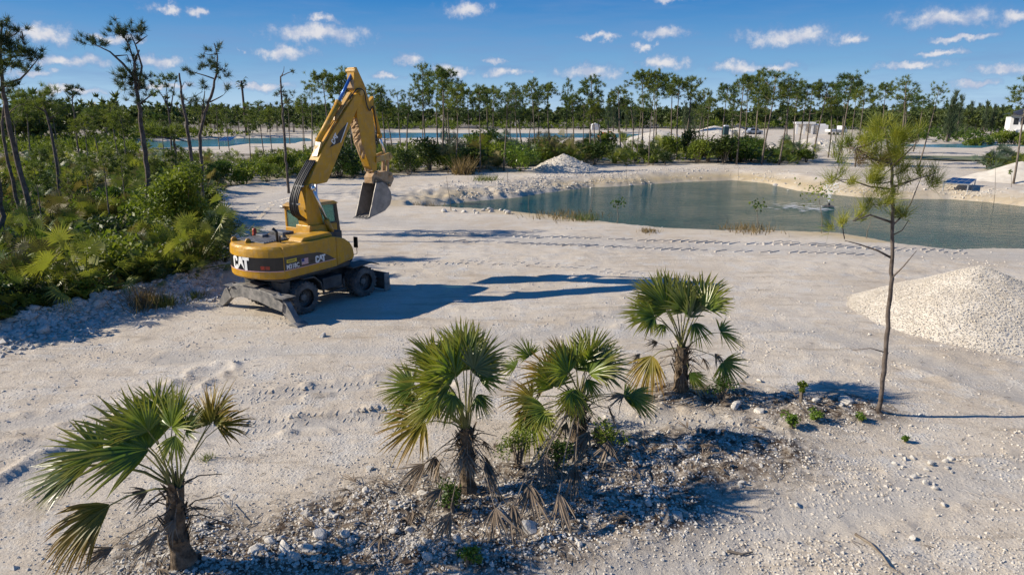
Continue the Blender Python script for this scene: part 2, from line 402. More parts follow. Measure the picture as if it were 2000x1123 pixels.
c = t.mix(t.ramp(n3, [(0.58, 0.0), (0.74, 0.55)]), c, (0.64, 0.60, 0.54))
c = t.mix(t.ramp(n3, [(0.26, 0.65), (0.40, 0.0)]), c, (0.30, 0.245, 0.185))
c = t.mix(t.ramp(n4, [(0.32, 0.75), (0.46, 0.0)]), c, (0.27, 0.215, 0.16))
stk = t.noise(t.n('ShaderNodeMapping', {0: pos, 2: (0, 0, 0.22), 3: (0.35, 2.2, 1.0)}).outputs[0], 1.0, 7, 0.7)
c = t.mix(t.ramp(stk, [(0.34, 0.55), (0.46, 0.0)]), c, (0.33, 0.27, 0.20))
c = t.mix(t.ramp(stk, [(0.56, 0.0), (0.70, 0.6)]), c, (0.60, 0.575, 0.53))
stn = t.noise(pos, 0.55, 7, 0.72)
c = t.mix(t.ramp(stn, [(0.58, 0.0), (0.65, 0.6)]), c, (0.43, 0.335, 0.23))
c = t.mix(t.ramp(stn, [(0.30, 0.5), (0.37, 0.0)]), c, (0.50, 0.485, 0.46))
lit = t.math('MULTIPLY', zs.outputs[0], t.ramp(n3, [(0.42, 1.0), (0.66, 0.0)]), clamp=True)
c = t.mix(lit, c, (0.070, 0.048, 0.034))
c = t.mix(t.math('MULTIPLY', zs.outputs[1], t.ramp(n2, [(0.3, 0.85), (0.7, 0.3)])), c, (0.40, 0.385, 0.36))
c = t.mix(t.math('MULTIPLY', zs.outputs[2], 0.75), c, (0.43, 0.33, 0.17))
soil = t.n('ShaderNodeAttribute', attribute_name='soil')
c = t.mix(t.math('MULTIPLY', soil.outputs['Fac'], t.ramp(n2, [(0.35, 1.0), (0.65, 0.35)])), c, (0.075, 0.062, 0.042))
t.L.new(c, b.inputs['Base Color']); b.inputs['Roughness'].default_value = 0.95; b.inputs['Specular IOR Level'].default_value = 0.15
vo = t.n('ShaderNodeTexVoronoi', {'Vector': pos, 'Scale': 13.0}, feature='F1')
vm = t.math('MULTIPLY', t.ramp(vo.outputs['Distance'], [(0.1, 1.0), (0.5, 0.0)]), t.ramp(n2, [(0.42, 0.0), (0.6, 1.0)]))
hh = t.math('ADD', t.math('MULTIPLY', n3, 0.9), t.math('ADD', t.math('MULTIPLY', n4, 0.5), t.math('MULTIPLY', vm, 0.35)))
hh = t.math('ADD', hh, t.math('MULTIPLY', t.noise(pos, 75.0, 3, 0.7), 0.25))
bn = t.n('ShaderNodeBump', {'Strength': 0.9, 'Distance': 0.036, 'Height': hh}); t.L.new(bn.outputs[0], b.inputs['Normal'])
M['ground'] = g
M['rock'] = mat('limestone_rock', (0.44, 0.41, 0.36), 0.9, col2=(0.62, 0.59, 0.54), vscale=3.0, bump=0.6, bscale=8, spec=0.2)
M['gravel'] = mat('crushed_limestone', (0.53, 0.48, 0.405), 0.95, col2=(0.63, 0.585, 0.51), vscale=2.0, bump=0.35, bscale=40, spec=0.15)
M['bark'] = mat('pine_bark', (0.07, 0.054, 0.043), 0.9, col2=(0.17, 0.14, 0.12), vscale=5, bump=0.8, bscale=16, spec=0.2)
M['barkpale'] = mat('pale_pine_bark', (0.11, 0.088, 0.07), 0.9, col2=(0.22, 0.185, 0.155), vscale=3, spec=0.2)
M['palmtrunk'] = mat('fibrous_palm_trunk', (0.065, 0.048, 0.034), 0.95, col2=(0.20, 0.155, 0.11), vscale=9, bump=1.0, bscale=30, spec=0.1)
M['twig'] = mat('dead_wood', (0.13, 0.10, 0.075), 0.9, col2=(0.28, 0.24, 0.19), vscale=4, spec=0.1)
M['frond'] = leafmat('palm_leaf_green', (0.070, 0.135, 0.018), (0.23, 0.285, 0.030), (0.30, 0.23, 0.045), transl=0.42, scale=2.5, rough=0.36, spec=0.6)
M['frond_blue'] = leafmat('palm_leaf_bluish', (0.06, 0.11, 0.040), (0.13, 0.18, 0.060), (0.22, 0.19, 0.06), transl=0.3, scale=2.5, rough=0.36, spec=0.6)
M['frond_yellow'] = leafmat('palm_leaf_yellowing', (0.13, 0.14, 0.018), (0.27, 0.21, 0.025), (0.24, 0.10, 0.025), transl=0.35, scale=3.0, rough=0.45)
M['frond_dead'] = leafmat('palm_leaf_dead', (0.12, 0.09, 0.065), (0.28, 0.215, 0.155), (0.36, 0.29, 0.22), transl=0.12, scale=3.0, rough=0.85, spec=0.15)
M['petiole'] = mat('palm_petiole', (0.18, 0.17, 0.05), 0.5, var=0.35, vscale=3)
M['needle_near'] = leafmat('pine_needles_near', (0.10, 0.15, 0.016), (0.30, 0.30, 0.03), transl=0.35, scale=2.2, rough=0.5)
M['needle_brown'] = leafmat('pine_needles_browned', (0.13, 0.085, 0.035), (0.20, 0.14, 0.06), transl=0.25, scale=2.2, rough=0.7)
M['needle'] = leafmat('pine_needles', (0.055, 0.100, 0.020), (0.175, 0.205, 0.032), transl=0.38, scale=0.55, rough=0.55, rand=0.6)
M['needle_dark'] = leafmat('pine_needles_dark', (0.030, 0.055, 0.018), (0.08, 0.105, 0.024), transl=0.25, scale=0.7, rough=0.55)
M['shrub'] = leafmat('shrub_leaves', (0.048, 0.092, 0.015), (0.195, 0.235, 0.030), transl=0.35, scale=0.9, rough=0.5, spec=0.25, rand=0.9)
M['shrub_dark'] = leafmat('dark_shrub_leaves', (0.020, 0.042, 0.012), (0.075, 0.105, 0.020), transl=0.3, scale=1.4, rough=0.5, spec=0.25, rand=0.8)
M['shrub_bright'] = leafmat('bright_shrub_leaves', (0.09, 0.16, 0.018), (0.20, 0.27, 0.03), transl=0.35, scale=2, rough=0.4)
M['palmetto'] = leafmat('palmetto_leaves', (0.060, 0.11, 0.022), (0.22, 0.24, 0.036), (0.24, 0.20, 0.07), transl=0.35, scale=0.9, rough=0.42, spec=0.35, rand=1.1)
M['palmetto_dull'] = leafmat('dull_palmetto_leaves', (0.09, 0.085, 0.03), (0.20, 0.165, 0.055), (0.27, 0.20, 0.10), transl=0.25, scale=1.2, rough=0.6, spec=0.2, rand=0.8)
M['palmetto_blue'] = leafmat('bluish_palmetto_leaves', (0.07, 0.115, 0.075), (0.15, 0.19, 0.12), transl=0.25, scale=1.2, rough=0.45, spec=0.35, rand=0.6)
M['dry'] = leafmat('dry_grass', (0.16, 0.11, 0.05), (0.27, 0.20, 0.09), transl=0.3, scale=3, rough=0.8)
M['grass'] = leafmat('green_grass', (0.07, 0.11, 0.02), (0.16, 0.17, 0.04), transl=0.3, scale=3, rough=0.6)
M['forest'] = leafmat('far_forest_leaves', (0.040, 0.070, 0.022), (0.115, 0.145, 0.036), transl=0.25, scale=0.12, rough=0.6)
M['casuarina'] = leafmat('casuarina_needles', (0.05, 0.08, 0.04), (0.10, 0.13, 0.06), transl=0.25, scale=0.3, rough=0.7)

wm = bpy.data.materials.new('pond_water'); wm.use_nodes = True; t = NT(wm.node_tree); b = t.N['Principled BSDF']
pos = t.n('ShaderNodeNewGeometry').outputs['Position']
n1 = t.noise(pos, 0.06, 3)
wc = t.mix(t.ramp(n1, [(0.35, 0.0), (0.65, 1.0)]), (0.009, 0.062, 0.060), (0.017, 0.082, 0.070))
wc = t.mix(t.math('MULTIPLY', t.n('ShaderNodeAttribute', attribute_name='tip').outputs['Fac'], 0.5), wc, (0.17, 0.18, 0.11))
t.L.new(wc, b.inputs['Base Color']); b.inputs['IOR'].default_value = 1.33; b.inputs['Specular IOR Level'].default_value = 0.32
t.L.new(t.ramp(t.noise(pos, 0.12, 4, 0.6), [(0.35, 0.03), (0.65, 0.13)]), b.inputs['Roughness'])
mp = t.n('ShaderNodeMapping', {0: pos, 2: (0, 0, 0.5), 3: (1.0, 2.4, 1.0)}).outputs[0]
wv = t.math('ADD', t.noise(mp, 0.9, 4, 0.65), t.math('MULTIPLY', t.noise(mp, 3.6, 3, 0.6), 0.30))
bn = t.n('ShaderNodeBump', {'Strength': 1.0, 'Distance': 0.34, 'Height': wv}); t.L.new(bn.outputs[0], b.inputs['Normal'])
M['water'] = wm
M['farwater'] = mat('far_pond_water', (0.06, 0.19, 0.24), 0.2, var=0.15, vscale=0.2, bump=0.4, bscale=1.5)
M['spray'] = mat('water_spray', (0.8, 0.82, 0.84), 0.5)
M['panel'] = mat('solar_cells', (0.009, 0.014, 0.05), 0.2, var=0.3, vscale=9)
M['alu'] = mat('aluminium_frame', (0.62, 0.63, 0.64), 0.35, metal=0.6)
M['whitewall'] = mat('white_render', (0.72, 0.71, 0.69), 0.8, var=0.06)
M['roofdark'] = mat('dark_roof', (0.03, 0.032, 0.042), 0.6, var=0.2)
M['window'] = mat('dark_window_glass', (0.02, 0.025, 0.03), 0.1)
M['carwhite'] = mat('white_car_paint', (0.72, 0.72, 0.72), 0.25)
M['carsilver'] = mat('silver_car_paint', (0.38, 0.42, 0.48), 0.25, metal=0.4)
M['cardark'] = mat('black_car_paint', (0.02, 0.022, 0.025), 0.2)
M['teal'] = mat('dark_teal_plastic', (0.02, 0.06, 0.065), 0.5)
M['orange'] = mat('orange_paint', (0.50, 0.13, 0.02), 0.5)
M['road'] = mat('road_verge_grass', (0.10, 0.13, 0.055), 0.95, col2=(0.20, 0.19, 0.12), vscale=0.3)
M['asphalt'] = mat('asphalt_road', (0.16, 0.155, 0.15), 0.9, var=0.15, vscale=0.4)
M['pole'] = mat('brown_pole', (0.09, 0.055, 0.045), 0.8, var=0.2)

# ------------------------------------------------------------------ ground sheet (one sheet, fine in front of the eye, out to the horizon)
A = np.concatenate([np.radians(np.arange(-47, 47, 0.18)), np.radians(np.arange(47, 313, 3.8))])
Rr = [0.3, 1.2, 2.4, 3.6, 4.8]
r = 5.4
while r < 130: Rr.append(r); r *= (1.0045 if 27 < r < 62 else 1.0078)
while r < 6000: Rr.append(r); r *= 1.07
Rr = np.array(Rr); na, nr = len(A), len(Rr)
AA, RR = np.meshgrid(A, Rr); X = (RR * np.sin(AA)).ravel(); Y = (RR * np.cos(AA)).ravel()
Z = hgt(X, Y); Z = np.where(RR.ravel() > 900, 0.0, Z)
V = np.stack([X, Y, Z], 1)
i = np.arange(nr - 1)[:, None] * na; j = np.arange(na)[None, :]; j2 = (j + 1) % na
Fq = np.stack([i + j, i + j2, i + na + j2, i + na + j], -1).reshape(-1, 4)
me = bpy.data.meshes.new('ground')
me.vertices.add(len(V) + 1); me.vertices.foreach_set('co', np.append(V, [[0, 0, 0.0]], 0).ravel())
tri = np.stack([np.full(na, len(V)), j2[0], j[0]], 1)
loops = np.concatenate([Fq[:, ::-1].ravel(), tri.ravel()])
me.loops.add(len(loops)); me.loops.foreach_set('vertex_index', loops)
me.polygons.add(len(Fq) + na)
me.polygons.foreach_set('loop_start', np.concatenate([np.arange(len(Fq)) * 4, len(Fq) * 4 + np.arange(na) * 3]))
me.update(calc_edges=True); me.validate()
me.polygons.foreach_set('use_smooth', [True] * len(me.polygons))
zc = np.zeros((len(V) + 1, 4)); zc[:, 3] = 1
zc[:-1, 0] = np.clip(litter(X, Y) * 1.75 + 0.25 * np.clip(vn(X, Y, 1.4, 21) + 0.0, 0, 1) * (np.hypot(X, Y) < 22), 0, 1)
ROADPX = [(330, 470), (450, 425), (560, 385), (640, 372), (760, 380)]
road2 = [tuple(at(a, b_)[:2]) for a, b_ in [(560, 400), (760, 432), (1000, 462), (1300, 482), (1600, 490), (1800, 497), (2100, 505)]]


rd = pdist(X, Y, road2)
rd1 = pdist(X, Y, [tuple(at(a, b_)[:2]) for a, b_ in ROADPX])
zc[:-1, 1] = np.clip(1.3 - np.minimum(rd / 1.6, rd1 / 3.0), 0, 1) * 0.8
for pl, wl_ in LANES[:-1]: zc[:-1, 1] = np.maximum(zc[:-1, 1], np.clip(1.5 - pdist(X, Y, pl) / wl_, 0, 1) * 0.8)
spd = sdist(X, Y, POND)
zc[:-1, 2] = np.clip(1 - np.abs(spd - 1.0) / 2.2, 0, 1) * (Y > 33) * np.clip(1.1 + vn(X, Y, 6, 30) * 2 - (X < 8) * 0.7, 0, 1)
ca = me.attributes.new('zone', 'FLOAT_COLOR', 'POINT'); ca.data.foreach_set('color', zc.ravel())
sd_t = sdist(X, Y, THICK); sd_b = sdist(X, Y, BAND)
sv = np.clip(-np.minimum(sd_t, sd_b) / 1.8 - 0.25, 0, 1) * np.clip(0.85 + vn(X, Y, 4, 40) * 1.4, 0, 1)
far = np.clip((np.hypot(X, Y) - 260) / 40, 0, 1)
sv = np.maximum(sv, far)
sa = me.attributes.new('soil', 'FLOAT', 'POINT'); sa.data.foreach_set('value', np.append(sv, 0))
me.materials.append(M['ground'])
go = bpy.data.objects.new('ground', me); COL.objects.link(go); tag(go, kind='structure')


def flat_poly(name, poly, z, m, kind='structure'):
    mb = MB(); mb.add([(p[0], p[1], z) for p in poly], [tuple(range(len(poly)))], 0)
    o = mb.build(name, m, fix=False)
    if o.data.polygons[0].normal.z < 0: o.data.flip_normals()
    return tag(o, kind=kind)


def grow(poly, d):
    P = np.array(poly); c = P.mean(0); return [tuple(p + nrm(p - c) * d) for p in P]


ZG = Z.reshape(nr, na)


def gz(x, y):
    """height of the built ground sheet under a point"""
    a = math.atan2(x, y); a = a if a >= A[0] else a + 2 * math.pi; r_ = math.hypot(x, y)
    i0 = min(max(int(np.searchsorted(Rr, r_)) - 1, 0), nr - 2); j0 = int(np.searchsorted(A, a)) - 1; j1 = (j0 + 1) % na
    fr_ = (r_ - Rr[i0]) / (Rr[i0 + 1] - Rr[i0]); a1 = A[j1] if j1 else A[0] + 2 * math.pi; fa = (a - A[j0]) / (a1 - A[j0])
    return float((ZG[i0, j0] * (1 - fa) + ZG[i0, j1] * fa) * (1 - fr_) + (ZG[i0 + 1, j0] * (1 - fa) + ZG[i0 + 1, j1] * fa) * fr_)


def on_ground(px, py):
    """where the line of sight through a photo pixel meets the built ground"""
    z = 0.0
    for _ in range(30):
        p = at(px, py, z); z = 0.6 * z + 0.4 * gz(p[0], p[1])
    return at(px, py, z)


PW = np.array(grow(POND, 3.5)); gx = np.linspace(PW[:, 0].min(), PW[:, 0].max(), 240); gy = np.linspace(PW[:, 1].min(), PW[:, 1].max(), 110); GX_, GY_ = np.meshgrid(gx, gy)
sdw = sdist(GX_.ravel(), GY_.ravel(), POND); idx = np.arange(240 * 110).reshape(110, 240); q4 = np.stack([idx[:-1, :-1], idx[:-1, 1:], idx[1:, 1:], idx[1:, :-1]], -1).reshape(-1, 4); q4 = q4[(sdw[q4] < 3.0).any(1)]
mbw = MB(); mbw.add(np.stack([GX_.ravel(), GY_.ravel(), np.full(GX_.size, ZW)], 1).tolist(), q4.tolist()); mbw.c = np.clip(1 + sdw / np.where(GY_.ravel() > np.interp(GX_.ravel(), [-10, 10, 40], [48, 42, 40]), 3.0, 1.2), 0.001, 1).tolist()
tag(mbw.build('pond_water', M['water']), kind='structure')
for P_ in FARW: flat_poly('far_pond_water', grow(P_, 4.0), -0.38, M['farwater'])
# verge strips and the far road
flat_poly('grass_strip', pg([(1745, 312), (1850, 315), (1990, 315), (1980, 308), (1850, 307), (1760, 306)]), 0.16, M['road'])
flat_poly('road', pg([(700, 251), (1100, 250.5), (1600, 251), (2100, 251), (2100, 249), (1600, 249), (1100, 248.5), (700, 249)]), 0.18, M['asphalt'])


# ------------------------------------------------------------------ excavator
def build_excavator():
    TH = math.radians(59.0)
    C = (-7.08, 22.86, gz(-7.08, 22.86) - 0.0)
    ex = thing('excavator', 'yellow and black wheeled excavator parked on pale limestone with its boom raised', 'excavator', C, TH)
    Y, K = M['yellow'], M['black']
    B = lambda n, mb, m, p=ex, **k: mb.build(n, m, p, **k)
    # ---- undercarriage, turned a little against the upper body
    ur, ul = math.radians(-3.0), (0.12, -0.16, 0)
    uk = dict(rot=(0, 0, ur), loc=ul)
    ch = MB(); ch.box(-1.75, 1.85, -0.42, 0.42, 0.62, 1.02); ch.prism([(-1.9, .5), (-1.9, 1.0), (1.9, 1.0), (2.0, .5), (1.2, .45), (-1.2, .45)], -.3, .3)
    B('chassis', ch, M['dark'], bevel=.02, **uk)
    sl = MB(); sl.lathe([(0.01, 0.98), (.62, .98), (.62, 1.2), (.01, 1.2)], 28, 'z'); B('slew_ring', sl, M['dark'], **uk)
    for xa in (-1.3, 1.3):
        a = MB(); a.tube([(xa, -1.0, .53), (xa, 1.0, .53)], .12, 10); a.lathe([(0, -.25), (.24, -.2), (.28, 0), (.24, .2), (0, .25)], 14, 'y', o=(xa, 0, .53))
        B('axle', a, M['dark'], smooth=True, **uk)
        for s in (-1, 1):                                   # a mudguard over each wheel pair
            fd = MB()
            y0, y1 = (s * .62, s * 1.22) if s > 0 else (-1.22, -.62)
            if xa > 0:
                fd.prism([(xa - .55, 1.14), (xa + .35, 1.18), (xa + .72, 1.04), (xa + .71, 1.01), (xa + .34, 1.14), (xa - .55, 1.10)], y0, y1)
            else:
                fd.prism([(xa - .05, 1.18), (xa + .40, 1.16), (xa + .66, .92), (xa + .72, .62), (xa + .68, .62), (xa + .62, .90), (xa + .38, 1.12), (xa - .05, 1.14)], y0, y1)
            B('mudguard', fd, M['dark'], bevel=.008, **uk)
    for s in (-1, 1):                                       # tool boxes and step between the axles
        y0, y1 = sorted((s * .45, s * 1.02))
        tb = MB(); tb.box(-.42, .42, y0, y1, .56, .96); B('tool_box', tb, M['dark'], bevel=.03, **uk)
        st = MB(); st.box(-.5, .5, s * 1.06 - .05, s * 1.06 + .05, .44, .48); st.box(-.46, -.42, s * 1.05 - .03, s * 1.05 + .03, .46, .8); st.box(.42, .46, s * 1.05 - .03, s * 1.05 + .03, .46, .8)
        B('step', st, M['dark'], **uk)
    bx = MB(); bx.box(-2.0, -1.66, -.95, -.42, .72, 1.12); B('tool_box', bx, M['dark'], bevel=.03, **uk)
    bx = MB(); bx.box(-2.0, -1.66, .42, .95, .72, 1.12); B('tool_box', bx, M['dark'], bevel=.03, **uk)
    # wheels: four corners, twin tyres each
    prof = [(.30, -.13), (.34, -.145), (.44, -.14), (.505, -.11), (.515, -.05), (.515, .05), (.505, .11), (.44, .14), (.34, .145), (.30, .13)]

    def tyre_mb():
        t_ = MB(); t_.lathe(prof, 40, 'y')
        for k in range(22):
            for s in (-1, 1):
                an = 2 * math.pi * (k + (.5 if s > 0 else 0)) / 22
                Mx = Matrix.Rotation(-an, 4, 'Y') @ Matrix.Translation((.508, s * .075, 0)) @ Matrix.Rotation(s * .5, 4, 'X')
                t_.box(-.03, .028, -.07, .07, -.024, .024, M=Mx)
                Mx = Matrix.Rotation(-an, 4, 'Y') @ Matrix.Translation((.47, s * .132, 0))
                t_.box(-.045, .03, -.014, .014, -.024, .024, M=Mx)
        return t_
    tm = tyre_mb()
    for xa in (-1.3, 1.3):
        for s in (-1, 1):
            wh = MB(); wh.lathe([(.02, -.30), (.305, -.30), (.305, .30), (.02, .30)], 24, 'y'); rot = (0, random.uniform(0, 6), ur)
            cen = Matrix.Rotation(ur, 4, 'Z') @ Vector((xa, s * .93, .525)) + Vector(ul)
            wo = B('wheel', MB().lathe([(.30, -s * .02), (.30, s * .19), (.275, s * .2), (.265, s * .13), (.12, s * .07), (.12, s * .12), (0, s * .13)], 28), M['rim'], loc=cen, rot=(0, 0, ur), smooth=False)
            for q, dy in enumerate((s * .165, -s * .155)):
                ty = tm.build('tyre', M['tyre'], wo, smooth=False, loc=(0, dy, 0), rot=(0, random.uniform(0, 6), 0))
                ty.scale = (1, .98, 1)
            hb = MB(); hb.lathe([(.115, s * .07), (.115, s * .16), (.09, s * .19), (0, s * .2)], 18)
            for k in range(10):
                an = k * math.pi / 5; hb.box(.15 * math.cos(an) - .015, .15 * math.cos(an) + .015, s * .10 - .02, s * .10 + .02, .15 * math.sin(an) - .015, .15 * math.sin(an) + .015)
            hb.build('hub', M['hub'], wo)
    # rear stabiliser
    sb = MB(); sb.prism([(-1.42, .36), (-1.5, .62), (-1.0, .86), (.2, 1.0), (.95, .92), (1.2, .62), (1.1, .42), (.6, .55), (-.3, .52), (-.9, .42)], -2.42, -2.12, 'x')
    sb.box(-2.2, -1.8, -.35, .35, .55, .9)
    B('stabiliser_beam', sb, M['steel_grey'], bevel=.015, **uk)
    pl = MB(); pl.prism([(-.25, 1.0), (.2, 1.03), (.5, .99), (.2, 1.0)], -2.5, -2.0, 'x'); pl.box(-2.5, -2.02, -1.62, -1.02, .80, .82); pl.box(-2.5, -2.05, .9, 1.35, .84, .86); B('stabiliser_cover', pl, M['steel_grey'], **uk)
    for s in (-1, 1):
        lg = MB()
        lg.prism([(s * 1.22, .42), (s * 1.42, .72), (s * 1.55, .66), (s * 1.98, .10), (s * 1.88, .03), (s * 1.72, .06)], -2.36, -2.16, 'x')
        lo = B('stabiliser_leg', lg, M['steel_grey'], bevel=.012, **uk)
        pd = MB(); pd.prism([(s * 1.72, .0), (s * 2.16, .0), (s * 2.14, .05), (s * 1.95, .11), (s * 1.74, .05)], -2.46, -2.04, 'x'); pd.build('foot_pad', M['steel_grey'], lo, bevel=.01)
        cy = MB(); cy.tube([(-2.26, s * 1.1, .86), (-2.26, s * 1.5, .56)], .065, 10); cy.tube([(-2.26, s * 1.5, .56), (-2.26, s * 1.76, .30)], .035, 8); B('stabiliser_ram', cy, M['steel_grey'], **uk)
    # front dozer blade
    bl = MB(); bl.prism([(2.32, .02), (2.24, .2), (2.24, .45), (2.34, .66), (2.38, .66), (2.29, .45), (2.29, .2), (2.36, .02)], -1.25, 1.25)
    bl.box(1.8, 2.26, -.55, -.42, .3, .42); bl.box(1.8, 2.26, .42, .55, .3, .42)
    blo = B('dozer_blade', bl, M['dark'], bevel=.008, **uk)
    for s in (-1, 1):
        e = MB(); e.prism([(2.16, .0), (2.18, .66), (2.42, .66), (2.46, .0)], s * 1.262 - .012, s * 1.262 + .012); e.build('blade_end_plate', M['steel_grey'], blo)
    # ---- upper body
    z0, z1 = 1.28, 2.30
    hw = 1.22
    uf = MB(); uf.prism([(-1.9, -1.1), (1.0, -1.1), (1.9, .2), (1.9, 1.15), (-1.9, 1.15), (-2.1, .5), (-2.1, -.5)], 1.16, 1.30, 'z'); uf.box(-.2, 1.3, -.5, .3, 1.3, 2.28); B('upper_frame', uf, M['dark'], bevel=.01)

    def loft(outline, rings, cap=True):
        """outline of (x,y,inset dir) stacked in rings (inset, z)"""
        mb = MB(); k = len(outline); V = []
        P = np.array(outline); cen = np.array([P[:, 0].mean(), P[:, 1].mean()])
        for ins, z in rings:
            for p in P:
                d = nrm(cen - p); V.append((p[0] + d[0] * ins, p[1] + d[1] * ins, z))
        Fs = [(a * k + q, a * k + (q + 1) % k, (a + 1) * k + (q + 1) % k, (a + 1) * k + q) for a in range(len(rings) - 1) for q in range(k)]
        Fs += [tuple(range(k))[::-1], tuple((len(rings) - 1) * k + q for q in range(k))]
        mb.add(V, Fs); return mb
    # counterweight with its bowed rear
    arc = []
    for q in range(17):
        y = hw - 2 * hw * q / 16; arc.append((-1.99 - .52 * (1 - (y / hw) ** 2) ** .9 - (0 if abs(y) < hw - .01 else -.06), y))
    out = [(-1.30, hw)] + [(-1.86, hw)] + arc[1:-1] + [(-1.86, -hw), (-1.30, -hw)]
    # keep a rear block that stops just behind the seam
    cw_out = [(-1.40, hw - .01), (-1.88, hw)] + arc[1:-1] + [(-1.955, -hw), (-1.40, -hw + .01)]
    cw = loft(cw_out, [(.05, z0), (.0, z0 + .05), (.0, 1.98), (.02, 2.12), (.05, 2.22), (.12, 2.28), (.2, z1)])
    cwo = B('counterweight', cw, Y, smooth=False, bevel=.02)

    def arc_band(za, zb, off, y_from=hw - .02, y_to=-hw + .0, n=32):
        mb = MB(); V = []
        for q in range(n + 1):
            y = y_from + (y_to - y_from) * q / n
            x = float(np.interp(-y, [-p[1] for p in cw_out[1:-1]], [p[0] for p in cw_out[1:-1]])) - off
            V += [(x, y * (1 + off * .8), za), (x, y * (1 + off * .8), zb)]
        mb.add(V, [(2 * q, 2 * q + 1, 2 * q + 3, 2 * q + 2) for q in range(n)]); return mb
    arc_band(1.53, 1.965, .006).build('black_band', K, cwo)
    arc_band(1.525, 1.55, .010).build('pinstripe', M['pink'], cwo)

    def rear_pt(y, off):
        xs = [-p[1] for p in cw_out[1:-1]]; xv = [p[0] for p in cw_out[1:-1]]
        x = float(np.interp(-y, xs, xv)); dx = (float(np.interp(-(y - .03), xs, xv)) - float(np.interp(-(y + .03), xs, xv))) / -.06
        n_ = nrm([-1, dx, 0]) if True else None
        return np.array([x, y, 0]) + n_ * off, n_
    LET = {'C': [(0, .15), (0, .85), (.13, 1), (.5, 1), (.62, .88), (.62, .64), (.4, .64), (.4, .80), (.22, .80), (.22, .20), (.4, .20), (.4, .36), (.62, .36), (.62, .12), (.5, 0), (.13, 0)],
           'A': [(.62, .04), (.86, 1), (1.16, 1), (1.42, .04), (1.02, .50)],
           'T': [(1.24, 1), (1.92, 1), (1.92, .78), (1.70, .78), (1.70, 0), (1.46, 0), (1.46, .78), (1.24, .78)]}

    def logo(parent, put, h, wx=1.0):
        for ch_, P in LET.items():
            mb = MB(); k = len(P)
            V = [put(p[0] * h * wx, p[1] * h, .012) for p in P] + [put(p[0] * h * wx, p[1] * h, .004) for p in P]
            mb.add(V, [tuple(range(k)), tuple(range(k, 2 * k))[::-1]] + [(q, q + k, (q + 1) % k + k, (q + 1) % k) for q in range(k)])
            mb.build('logo_letter', M['white'], parent, fix=True)

    def put_rear(sx, sz, o_):
        y = .47 - sx * 1.0; p, n_ = rear_pt(y, .008 + o_); return (p[0], p[1], 1.55 + sz)
    logo(cwo, put_rear, .41, .98)
    tl = MB()
    for dy in (0, .14):
        p, n_ = rear_pt(-.66 - dy, .012); q_, _ = rear_pt(-.78 - dy, .012)
        tl.add([(p[0], p[1], 1.60), (q_[0], q_[1], 1.60), (q_[0], q_[1], 1.71), (p[0], p[1], 1.71)], [(0, 1, 2, 3)])
    tl.build('tail_light', M['redlens'], cwo)
    for yy in (.95, .28):                                    # lifting eyes
        le = MB(); le.prism([(-2.12, 2.28), (-2.12, 2.37), (-2.06, 2.43), (-1.98, 2.43), (-1.92, 2.37), (-1.92, 2.28)], yy - .03, yy + .03); le.build('lifting_eye', Y, cwo, bevel=.01)
    # engine deck
    dk = MB(); dk.box(-1.40, .30, -1.16, 1.16, 1.31, 2.285); B('engine_deck', dk, Y, bevel=.03)
    gr = MB(); gr.box(-1.92, -.75, -.35, 1.05, 2.302, 2.325); B('grille_frame', gr, M['deck'], bevel=.01)
    for k in range(11):
        s_ = MB(); xx = -1.86 + k * .098; s_.box(xx, xx + .05, -.28, .98, 2.325, 2.345); B('grille_slat', s_, M['deck'])
    eb = MB(); eb.box(-.68, -.3, .1, .9, 2.285, 2.44); eb.tube([(-.9, -.1, 2.33), (-.9, -.1, 2.5)], .06, 10); eb.box(-1.3, -1.05, .45, .8, 2.33, 2.42); B('engine_cover', eb, M['deck'], bevel=.02)
    xp = MB(); xp.tube([(-1.45, -.42, 2.3), (-1.45, -.42, 2.62), (-1.48, -.30, 2.72)], .045, 10); xp.tube([(-1.45, -.55, 2.3), (-1.45, -.55, 2.5)], .03, 8); B('exhaust_pipe', xp, K)
    bc = MB(); bc.lathe([(0, 2.33), (.085, 2.33), (.085, 2.38), (.07, 2.40), (.07, 2.53), (.05, 2.57), (0, 2.58)], 14, 'z', o=(-1.15, 1.02, 0)); B('warning_beacon', bc, M['amber'], smooth=True)
    hb = MB(); hb.prism([(-1.05, 2.27), (-.92, 2.40), (.25, 2.42), (.34, 2.27)], -1.04, -.42); B('hood_box', hb, Y, bevel=.03)
    hr = MB(); hr.tube([(.2, -.95, 2.3), (.2, -.95, 2.36)], .02, 6); hr.box(-.9, .2, -.36, .1, 2.285, 2.36); B('hose_cover', hr, M['yellow_dusty'], bevel=.02)
    # right side panel and nose
    sp = MB(); P = [(-1.93, z0), (.28, z0), (.28, 2.27), (.12, 2.29), (-1.93, 2.26)]
    sp.prism(P, -hw, -hw + .06); sp.prism([(-1.93, 2.255), (.28, 2.265), (.28, 2.285), (-1.93, 2.28)], -hw + .0605, -.9)
    spo = B('side_panel', sp, Y, bevel=.012)
    yS = -hw - .004
    ar = MB(); Pa = [(-1.925, 1.53)] + [(.22, 1.53)] + [(.22 - .9 * (k / 8) ** 1.0, 1.53 + .37 * math.sin(math.pi / 2 * (k / 8))) for k in range(1, 9)] + [(-1.0, 1.925), (-1.4, 1.95), (-1.925, 1.965)]
    ar.prism(Pa, yS - .003, yS + .003); ar.build('charcoal_decal', M['charcoal'], spo)
    ps = MB(); ps.box(-1.925, .22, yS - .008, yS - .0035, 1.528, 1.548); ps.build('pinstripe', M['pink'], spo)

    def put_side(x0, zz):
        return lambda sx, sz, o_: (x0 + sx, yS - o_ + .0, zz + sz)
    logo(spo, put_side(-.67, 1.56), .225)

